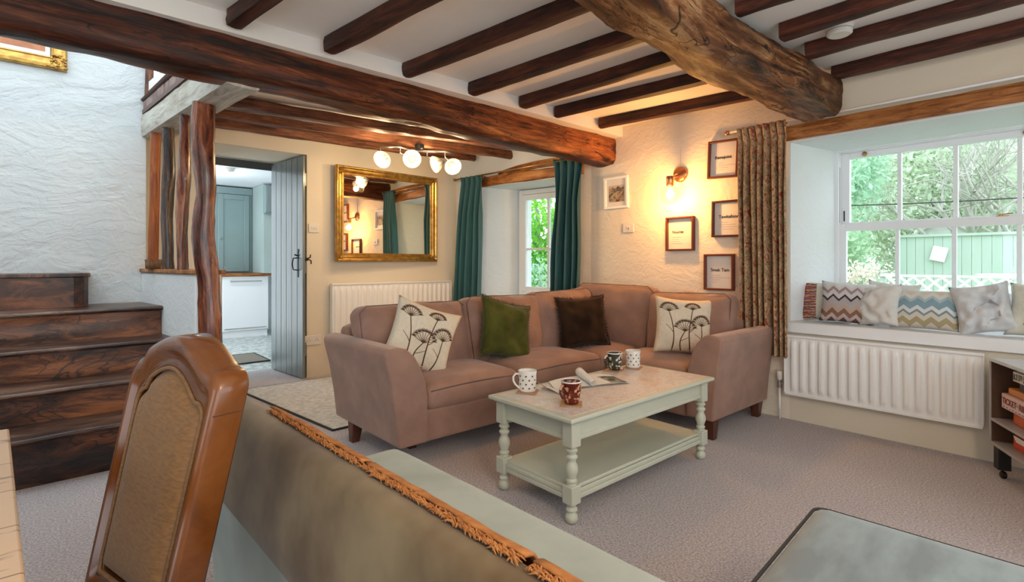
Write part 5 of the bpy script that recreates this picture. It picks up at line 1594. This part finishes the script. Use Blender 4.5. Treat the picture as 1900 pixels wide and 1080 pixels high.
# ================================================================ GREY-GREEN DAYBED SOFA IN FRONT
SAGE = M('sage_velvet', (0.42, 0.49, 0.45), (0.33, 0.39, 0.36), 0.7, scale=4, sheen=0.2, bs=0.15, bd=0.002, bscale=30)
CASTV = M('warm_cast_velvet', (0.105, 0.060, 0.022), (0.24, 0.175, 0.092), 0.65, scale=3.5, sheen=0.2, lo=0.36, hi=0.58, bs=0.1, bd=0.002, bscale=30)  # brown puts a warm light cast into the colour; mottling is the velvet's
gs = thing('daybed_sofa', 'grey-green velvet sofa seen from behind in the foreground, pale seat reaching forward', 'sofa', (0.335, 0.80, 0))
YA, YB = -0.7, 1.72
def loftprof(mb, prof, y0, y1, n=24, round_end=0.05):
    N = len(prof)
    cx = sum(p[0] for p in prof) / N; cz = sum(p[1] for p in prof) / N
    ys = [y0 + (y1 - round_end - y0) * k / n for k in range(n + 1)] + [y1 - round_end * (1 - math.sin(a)) for a in (0.3, 0.6, 0.9, 1.2, 1.5)]
    vs = []; uvs = []
    for i, y in enumerate(ys):
        s = 1.0
        if i > n:
            a = (0.3, 0.6, 0.9, 1.2, 1.5)[i - n - 1]
            ins = round_end * (1 - math.cos(a))
        else: ins = 0
        for (x, z) in prof:
            dx, dz = x - cx, z - cz; L = math.hypot(dx, dz)
            k = max(0, (L - ins * 0.8) / L)
            vs.append((cx + dx * k, y, cz + dz * k)); uvs.append((y, 0))
    fs = [(i * N + k, i * N + (k + 1) % N, (i + 1) * N + (k + 1) % N, (i + 1) * N + k) for i in range(len(ys) - 1) for k in range(N)]
    fs.append(tuple(range(N))); fs.append(tuple((len(ys) - 1) * N + k for k in range(N)))
    mb.add(vs, fs, uvs); return mb
up = [(0.41, 0.49), (0.372, 0.492), (0.360, 0.51), (0.362, 0.56), (0.372, 0.64), (0.382, 0.700), (0.390, 0.728), (0.402, 0.742), (0.425, 0.747), (0.450, 0.742), (0.468, 0.722), (0.490, 0.65), (0.52, 0.54), (0.54, 0.44), (0.44, 0.44)]
clean(loftprof(MB(), up, YA, YB).build('backrest', CASTV, gs, smooth=True))
lo_ = [(0.395, 0.13), (0.380, 0.485), (0.40, 0.50), (0.54, 0.50), (0.54, 0.13)]
clean(loftprof(MB(), lo_, YA, YB - 0.005, round_end=0.03).build('back_panel', SAGE, gs))
mb = MB(); puff(mb, 0.50, 1.012, YA, YB - 0.01, 0.30, 0.445, 0.05, 0.012, 3, 0.002, n=20); soft(mb, 'seat_cushion', SAGE, gs)
mb = MB(); puff(mb, 0.43, 0.965, YA, YB - 0.03, 0.14, 0.32, 0.03); soft(mb, 'base', SAGE, gs)
for x, y in ((0.45, 1.58), (0.90, 1.58), (0.45, -0.3), (0.9, -0.3)):
    clean(MB().lathe([(0.014, 0), (0.024, 0.15)], (x, y, 0), 14).build('leg', DARKLEG, gs))
gs.matrix_basis = Matrix.Translation((0.317, 0.80, 0)) @ Matrix.Rotation(R(1.7), 4, 'Z')

ORG = M('orange_wool_fringe', (0.50, 0.20, 0.055), (0.32, 0.115, 0.03), 0.9, scale=40)
th = thing('throw_blanket', 'orange throw with a twisted wool fringe hanging over the back of the foreground sofa', 'blanket', (0.44, 0.85, 0.80))
for (ya, yb) in ((1.40, 0.90), (0.885, 0.47), (0.455, -0.05)):
    mb = MB()
    pts = [(0.446, 0.7485), (0.462, 0.745), (0.477, 0.726), (0.500, 0.655), (0.530, 0.545), (0.545, 0.475)]
    def fn(u, v):
        t = v * (len(pts) - 1); i = min(len(pts) - 2, int(t)); f_ = t - i
        x = pts[i][0] * (1 - f_) + pts[i + 1][0] * f_; z = pts[i][1] * (1 - f_) + pts[i + 1][1] * f_
        return (x + 0.004 + 0.004 * noise.noise(Vector((u * 9, v * 4, ya))), ya + (yb - ya) * u, z + 0.003)
    mb.grid(fn, 26, 14)
    mb.build('cloth', ORG, th, smooth=True, solid=0.004)
rnd = random.Random(12)
mb = MB()
y = 1.36
while y > -0.05:
    if abs(y - 0.893) < 0.015 or abs(y - 0.462) < 0.012:
        y -= 0.006; continue
    for s in range(6):
        x0 = 0.437 + rnd.uniform(0.0, 0.009); z0 = 0.7485 + rnd.uniform(0, 0.002)
        P = [Vector((x0, y, z0))]
        dx, dy = rnd.uniform(-0.007, 0.005), rnd.uniform(-0.016, 0.016)
        for k in range(4):
            P.append(P[-1] + Vector((dx * 0.25, dy * 0.35, rnd.uniform(0.0, 0.003) if k < 2 else -0.002)))
        mb.tube(P, [0.0013, 0.0016, 0.0014, 0.0012, 0.0006], 5)
    y -= 0.0048
o = mb.build('fringe', ORG, th, smooth=True)
th.rotation_euler = (0, 0, 0)
# turn the throw with the sofa it lies on
pv = Vector((0.335, 0.80, 0)); rot = Matrix.Translation((-0.018, 0, 0)) @ Matrix.Rotation(R(1.7), 4, 'Z')
th.matrix_basis = Matrix.Translation(pv) @ rot @ Matrix.Translation(-pv) @ Matrix.Translation((0.44, 0.85, 0.80))

# ================================================================ FOOTSTOOL
BLG = M('blue_grey_velvet', (0.235, 0.30, 0.325), (0.15, 0.19, 0.21), 0.6, scale=3.5, stretch=(1, 3, 1), sheen=0.3, lo=0.4, hi=0.62, bs=0.1, bd=0.002, bscale=40)
ot = thing('footstool', 'large blue-grey velvet footstool with dark piped edge at the bottom right', 'footstool', (1.32, 0.14, 0))
mb = MB(); puff(mb, 0.93, 1.70, -0.30, 0.515, 0.16, 0.418, 0.035, 0.004, 2, 0.0, n=18); soft(mb, 'body', BLG, ot)
P = []
for cx, cy, a0 in ((1.668, 0.483, 0), (0.962, 0.483, 90), (0.962, -0.268, 180), (1.668, -0.268, 270)):
    for k in range(7):
        a = R(a0 + 15 * k); P.append((cx + 0.033 * math.cos(a), cy + 0.033 * math.sin(a), 0.404))
clean(MB().tube(P, 0.0042, 8, closed=True).build('piping', DARKEDGE, ot, smooth=True))
for x in (1.0, 1.63):
    for y in (-0.23, 0.44):
        clean(MB().lathe([(0.014, 0), (0.024, 0.17)], (x, y, 0), 14).build('leg', DARKLEG, ot))
ot.rotation_euler = (0, 0, R(4))

# ================================================================ TV UNIT WITH GAMES
GRY = M('grey_laminate', (0.36, 0.34, 0.34), (0.33, 0.31, 0.31), 0.4, scale=4)
BRI = M('brown_cabinet_inside', (0.11, 0.055, 0.03), (0.09, 0.045, 0.025), 0.5)
TOPM = M('pale_grey_unit_top', (0.50, 0.55, 0.57), (0.46, 0.51, 0.53), 0.25)
tv = thing('shelf_unit', 'low grey open shelf unit holding board games at the right edge', 'shelf unit', (3.72, 0.37, 0), math.atan2(-0.436, -0.9))
def T(mb, name, mat, parent=tv, **k): return clean(mb.build(name, mat, parent, world=False, **k))
UL, UD = 1.15, 0.34
T(MB().box(0, UL, 0, UD, 0.600, 0.618), 'top', TOPM, bevel=0.002)
T(MB().box(0, 0.016, 0, UD, 0.165, 0.5995), 'side_panel', GRY, bevel=0.0015)
T(MB().box(UL - 0.016, UL, 0, UD, 0.165, 0.5995), 'side_panel', GRY, bevel=0.0015)
T(MB().box(0.5, 0.516, 0.01, UD - 0.01, 0.182, 0.5995), 'divider', GRY)
T(MB().box(0.0165, UL - 0.0165, UD - 0.008, UD, 0.182, 0.5995), 'back_panel', BRI)
T(MB().box(0.0162, 0.018, 0.004, UD - 0.01, 0.182, 0.599), 'inner_lining', BRI)
T(MB().box(0.0165, UL - 0.0165, 0, UD - 0.009, 0.290, 0.304), 'shelf', GRY, bevel=0.002)
T(MB().box(0.0165, UL - 0.0165, 0, UD - 0.009, 0.166, 0.181), 'shelf', GRY, bevel=0.002)
for x in (0.04, UL - 0.04):
    for y in (0.04, UD - 0.04):
        mb = MB(); mb.box(x - 0.026, x + 0.026, y - 0.026, y + 0.026, 0.045, 0.1645); mb.lathe([(0.013, -0.012), (0.018, -0.008), (0.018, 0.008), (0.013, 0.012)], (0, 0, 0), 14, Matrix.Translation((x + 0.01, y, 0.0185)) @ Matrix.Rotation(R(90), 4, 'X'))
        mb.tube([(x, y, 0.046), (x + 0.006, y, 0.02)], 0.007, 6)
        T(mb, 'leg', IRON)
def ub(x0, x1, y0, y1, z0, z1, name, mat, label, cat, bev=0.003):
    m_ = tv.matrix_basis
    root = thing(name, label, cat, tuple(m_ @ Vector((x0, y0, z0))), math.atan2(-0.436, -0.9), 'board games on the shelf unit')
    o = MB().box(0, x1 - x0, 0, y1 - y0, 0, z1 - z0).build('box', mat, root, world=False, bevel=bev); clean(o)
    return root
REDB = M('red_card', (0.62, 0.07, 0.02), (0.50, 0.05, 0.02), 0.4)
ub(0.10, 0.40, 0.06, 0.30, 0.3045, 0.372, 'board_game', M('orange_red_card', (0.66, 0.16, 0.04), (0.5, 0.08, 0.03), 0.4), 'orange-red game box at the bottom of the stack on the upper shelf', 'board game')
PK = M('pink_beige_card', (0.66, 0.47, 0.42), (0.60, 0.42, 0.38), 0.4, scale=12)
tk = ub(0.062, 0.36, 0.028, 0.30, 0.3725, 0.448, 'board_game', PK, 'pink-beige board game box with lettering on its side in the upper shelf', 'board game')
DKR = M('dark_red_lettering', (0.18, 0.015, 0.01), rough=0.5)
ex = Vector((-0.9, -0.436, 0)).normalized(); my = Vector((-0.436, 0.9, 0)).normalized()
m_ = tv.matrix_basis
# the front of the unit faces (-y local); read left to right from the room means running along +x local
text_part('TICKET', 0.042, DKR, tk, m_ @ Vector((0.072, 0.0272, 0.400)), (m_.to_3x3() @ Vector((1, 0, 0))), (0, 0, 1), 'lettering', bold=0.0012)
text_part('TO', 0.016, M('faded_red_lettering', (0.5, 0.22, 0.18), rough=0.5), tk, m_ @ Vector((0.207, 0.0272, 0.410)), (m_.to_3x3() @ Vector((1, 0, 0))), (0, 0, 1), 'lettering')
text_part('RIDE', 0.042, DKR, tk, m_ @ Vector((0.235, 0.0272, 0.400)), (m_.to_3x3() @ Vector((1, 0, 0))), (0, 0, 1), 'lettering', bold=0.0012)
mb = MB(); rnd = random.Random(3)
for k in range(9):
    mb.box(0.02 + k * 0.03, 0.02 + k * 0.03 + rnd.uniform(0.008, 0.02), -0.0012, -0.0002, 0.008, 0.008 + rnd.uniform(0.003, 0.007))
o = clean(mb.build('small_print', DOT, tk, world=False))
ub(0.085, 0.35, 0.045, 0.27, 0.4485, 0.482, 'board_game', M('orange_wood_box', (0.60, 0.24, 0.05), (0.50, 0.18, 0.04), 0.35), 'flat orange-brown game box lying on the pink-beige one', 'board game', 0.006)
ub(0.16, 0.36, 0.06, 0.26, 0.4825, 0.522, 'board_game', M('dark_card', (0.05, 0.03, 0.025), rough=0.5), 'dark box wedged between the orange-brown box and the picture tiles box', 'board game')
gt = ub(0.12, 0.36, 0.050, 0.27, 0.5225, 0.572, 'board_game', M('cream_card', (0.72, 0.68, 0.60), rough=0.4), 'cream box with dark picture squares on top of the stack in the shelf unit', 'board game')
mb = MB()
for k in range(5): mb.box(0.008 + k * 0.046, 0.046 + k * 0.046, -0.0012, -0.0002, 0.008, 0.042)
clean(mb.build('picture_squares', floral('picture_tile_print', (0.03, 0.03, 0.03), (0.25, 0.2, 0.08), (0.6, 0.5, 0.35)), gt, world=False))
rb_ = ub(0.10, 0.38, 0.06, 0.29, 0.1815, 0.245, 'board_game', REDB, 'red and white game box on the lowest shelf', 'board game')
mb = MB(); mb.add([(0.0, -0.001, 0.062), (0.10, -0.001, 0.062), (0.27, -0.001, 0.035), (0.27, -0.001, 0.022), (0.12, -0.001, 0.036), (0.03, -0.001, 0.034)], [(0, 1, 2, 3, 4, 5)])
mb.build('white_flash', PAGE, rb_, world=False)

# ================================================================ GARDEN
GR = M('garden_grass', (0.30, 0.40, 0.20), (0.20, 0.30, 0.14), 0.9, scale=6, bs=0.5, bd=0.03)
g = clean(MB().box(4.78, 40, -25, 30, -0.6, -0.5).build('garden_ground', GR)); tag(g, 'green garden lawn outside the windows', 'lawn', kind='structure')
def leafmat(name, a, b_):
    m, nt, b = newmat(name)
    b.inputs['Roughness'].default_value = 0.6
    n = ntex(nt, mapping(nt, 'Object', (1, 1, 1)), 3, 3)
    nt.links.new(ramp(nt, n, [(0.35, a), (0.65, b_)]), b.inputs['Base Color'])
    setin(b, 'Transmission Weight', 0.0)
    t = nt.nodes.new('ShaderNodeBsdfTranslucent'); t.inputs[0].default_value = c4(b_)
    mx_ = nt.nodes.new('ShaderNodeMixShader'); mx_.inputs[0].default_value = 0.35
    out = [x for x in nt.nodes if x.type == 'OUTPUT_MATERIAL'][0]
    nt.links.new(b.outputs[0], mx_.inputs[1]); nt.links.new(t.outputs[0], mx_.inputs[2]); nt.links.new(mx_.outputs[0], out.inputs[0])
    return m
def foliage(name, label, cat, c, rad, n, s, mat, seed, clusters=40, trunk=None, tight=0.16):
    rr = random.Random(seed)
    root = thing(name, label, cat, (c[0], c[1], -0.5))
    C = []
    for _ in range(clusters):
        while True:
            q = Vector([rr.uniform(-1, 1) for _ in range(3)])
            if 0.25 < q.length < 1: break
        C.append(Vector((q.x * rad[0], q.y * rad[1], q.z * rad[2])))
    mb = MB(); vs = []; fs = []
    R_ = max(rad)
    for i in range(n):
        cc = C[rr.randrange(clusters)]
        p = Vector(c) + cc + Vector([rr.gauss(0, tight * r) for r in rad])
        if p.z < -0.48: continue
        a = Vector([rr.gauss(0, 1) for _ in range(3)]).normalized(); b_ = a.cross(Vector([rr.gauss(0, 1) for _ in range(3)])).normalized()
        k = s * rr.uniform(0.6, 1.3); j = len(vs)
        vs += [p - a * k, p + b_ * k * 0.45, p + a * k, p - b_ * k * 0.45]; fs.append((j, j + 1, j + 2, j + 3))
    mb.add(vs, fs)
    mb.build('leaves', mat, root)
    st_ = MB()
    for k in range(9):
        q = C[k % clusters]
        st_.tube([(c[0] + q.x * 0.08, c[1] + q.y * 0.08, -0.5), tuple(Vector(c) + q * 0.5), tuple(Vector(c) + q)], [0.03 * R_, 0.018 * R_, 0.006 * R_], 6)
    clean(st_.build('stems', BARK, root, smooth=True))
    return root
BARK = M('pale_bark', (0.50, 0.50, 0.44), (0.38, 0.38, 0.33), 0.9, scale=12)
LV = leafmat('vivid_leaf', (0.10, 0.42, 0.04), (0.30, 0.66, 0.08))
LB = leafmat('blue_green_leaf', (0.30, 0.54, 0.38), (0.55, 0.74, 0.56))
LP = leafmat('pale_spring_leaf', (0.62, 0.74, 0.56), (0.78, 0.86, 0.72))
LM = leafmat('mid_green_leaf', (0.30, 0.50, 0.30), (0.50, 0.68, 0.46))
LT = leafmat('tan_pink_twig', (0.70, 0.62, 0.54), (0.80, 0.74, 0.66))
foliage('garden_bush', 'vivid green bush outside the small window, upper one', 'bush', (6.6, 6.6, 1.7), (1.0, 1.6, 1.1), 9000, 0.055, LV, 1)
foliage('garden_bush', 'soft blue-green bush low outside the small window', 'bush', (5.6, 5.55, 0.45), (0.55, 0.9, 0.75), 5000, 0.035, LB, 2)
foliage('garden_bush', 'dark green hedge bush behind the pinkish shrub at the left of the big window', 'bush', (8.4, 2.55, 0.9), (0.7, 0.55, 0.75), 6000, 0.05, LM, 3)
foliage('garden_bush', 'pinkish-brown twiggy shrub at the left of the big window', 'bush', (7.6, 2.02, 0.7), (0.4, 0.4, 0.42), 3500, 0.03, LT, 4)
foliage('garden_bush', 'low green bush under the pinkish shrub outside the big window', 'bush', (7.0, 2.0, 0.15), (0.5, 0.5, 0.5), 4000, 0.04, LM, 5)
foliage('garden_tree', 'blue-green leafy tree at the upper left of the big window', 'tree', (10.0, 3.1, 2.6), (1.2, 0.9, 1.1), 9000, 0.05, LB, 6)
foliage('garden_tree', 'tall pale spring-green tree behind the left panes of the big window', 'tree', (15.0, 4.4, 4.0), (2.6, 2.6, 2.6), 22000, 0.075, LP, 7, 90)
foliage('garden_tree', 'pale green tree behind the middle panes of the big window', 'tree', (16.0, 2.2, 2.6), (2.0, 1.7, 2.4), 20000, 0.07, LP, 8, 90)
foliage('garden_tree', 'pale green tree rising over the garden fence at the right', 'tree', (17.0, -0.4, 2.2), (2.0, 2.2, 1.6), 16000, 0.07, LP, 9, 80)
foliage('garden_hedge', 'clipped green hedge under the lattice fence outside the big window', 'hedge', (7.9, 0.7, 0.30), (0.25, 1.6, 0.42), 8000, 0.035, LM, 10, 80)

def bare_tree(label, base, h, seed, spread=0.55):
    rr = random.Random(seed); mb = MB()
    def br(p, d, L, r, lev):
        q = p; P = [p]; rad_ = [r]
        for k in range(4):
            d = (d + Vector([rr.gauss(0, 0.10) for _ in range(3)])).normalized()
            q = q + d * L / 4; P.append(q); rad_.append(r * (1 - 0.1 * (k + 1)))
        mb.tube(P, rad_, 5 if lev > 1 else 8, cap=False)
        if lev >= 6: return
        for k in range(3 if lev < 4 else 2):
            nd = (d + Vector([rr.gauss(0, spread) for _ in range(3)]) + Vector((0, 0, 0.12))).normalized()
            br(P[rr.choice([2, 3, 4])], nd, L * rr.uniform(0.62, 0.85), r * 0.58, lev + 1)
    root = thing('bare_tree', label, 'tree', base)
    br(Vector(base), Vector((0, 0, 1)), h * 0.34, h * 0.022, 0)
    clean(mb.build('trunk_and_branches', BARK, root, smooth=True))
bare_tree('bare branching tree with grey bark at the right of the big window', (12.5, 0.35, -0.5), 6.5, 3)
bare_tree('slender bare tree behind the middle panes of the big window', (13.5, 1.75, -0.5), 6.0, 5)

FEN = M('pale_green_fence_boards', (0.50, 0.62, 0.54), (0.44, 0.56, 0.48), 0.8, scale=4, stretch=(1, 1, 0.2))
fe = thing('board_fence', 'pale green vertical board fence across the garden behind the lattice', 'fence', (11, 0.6, -0.5))
mb = MB(); y = -3.5; rnd = random.Random(2)
while y < 2.25:
    mb.box(11.0, 11.03, y + 0.003, y + 0.117, -0.5, 1.56 + rnd.uniform(0, 0.01)); y += 0.12
clean(mb.build('boards', FEN, fe))
mb = MB(); mb.box(10.96, 11.0, -3.5, 2.25, 1.56, 1.60); mb.box(10.96, 10.999, -3.5, 2.25, 0.1, 0.18)
clean(mb.build('rail', FEN, fe))
hs = thing('garden_shed', 'pale pitched-roof outbuilding peeping over the garden fence', 'shed', (14.5, 2.0, -0.5))
clean(MB().prism([(1.3, -0.5), (2.9, -0.5), (2.9, 1.5), (2.1, 2.05), (1.3, 1.5)], 14.0, 16.5, 'x').build('walls', M('pale_render', (0.62, 0.64, 0.62), rough=0.8), hs))
rf = MB(); rf.bar((13.9, 2.5, 1.80), (16.6, 2.5, 1.80), 1.05, 0.05, (0, 0.55, 0.8)); rf.bar((13.9, 1.7, 1.80), (16.6, 1.7, 1.80), 1.05, 0.05, (0, -0.55, 0.8))
clean(rf.build('roof', M('pale_roof', (0.60, 0.56, 0.55), rough=0.8), hs))
lt = thing('lattice_fence', 'white diagonal lattice trellis outside the lower panes of the big window', 'trellis', (7.5, 0.8, 0.6))
WL = M('white_lattice', (0.80, 0.82, 0.80), rough=0.7)
mb = MB(); y = -1.2
z0_, z1_ = 0.70, 0.97
while y < 1.72:
    mb.bar((7.5, y, z0_), (7.5, min(1.72, y + 0.27), z0_ + min(0.27, 1.72 - y)), 0.026, 0.010, (1, 0, 0))
    mb.bar((7.512, y, z0_), (7.512, y - 0.27, z1_), 0.026, 0.010, (1, 0, 0))
    y += 0.13
mb.bar((7.506, -1.4, z0_), (7.506, 1.72, z0_), 0.03, 0.025); mb.bar((7.506, -1.4, z1_), (7.506, 1.72, z1_), 0.03, 0.025)
clean(mb.build('slats', WL, lt))
mb = MB()
for y in (-1.2, 0.25, 1.7): mb.box(7.52, 7.58, y - 0.03, y + 0.03, -0.5, 1.0)
clean(mb.build('posts', FEN, lt))
cbx = thing('overhead_cable', 'dark thin cable slung across the garden seen through the upper panes', 'cable', (9, 0, 1.9))
mb = MB(); mb.tube([(9.0, -2 + 0.25 * k, 1.93 + 0.06 * ((k - 9) / 9) ** 2) for k in range(19)], 0.008, 5)
clean(mb.build('cable', IRON, cbx))
tb = thing('garden_table', 'white garden table standing behind the lattice at the right', 'table', (9.0, 0.65, -0.5))
clean(MB().lathe([(0.0, 0.95), (0.30, 0.95), (0.31, 0.965), (0.30, 0.98), (0, 0.98)], (9.0, 0.72, 0), 24, cap=False).build('top', WL, tb))
clean(MB().lathe([(0.2, -0.5), (0.03, -0.45), (0.03, 0.95)], (9.0, 0.72, 0), 12, cap=False).build('pedestal', WL, tb))
sg = MB().box(-0.007, 0.007, -0.10, 0.10, -0.12, 0.12, Matrix.Translation((10.94, 1.70, 1.27)) @ Matrix.Rotation(R(14), 4, 'X')).build('reflection_sheet', M('white_sheet', (0.85, 0.86, 0.86), rough=0.6)); clean(sg)  # added solid sheet standing in for a probable reflection in the panes
tag(sg, 'white sheet added for a likely window reflection, in front of the pale green fence', 'sheet')
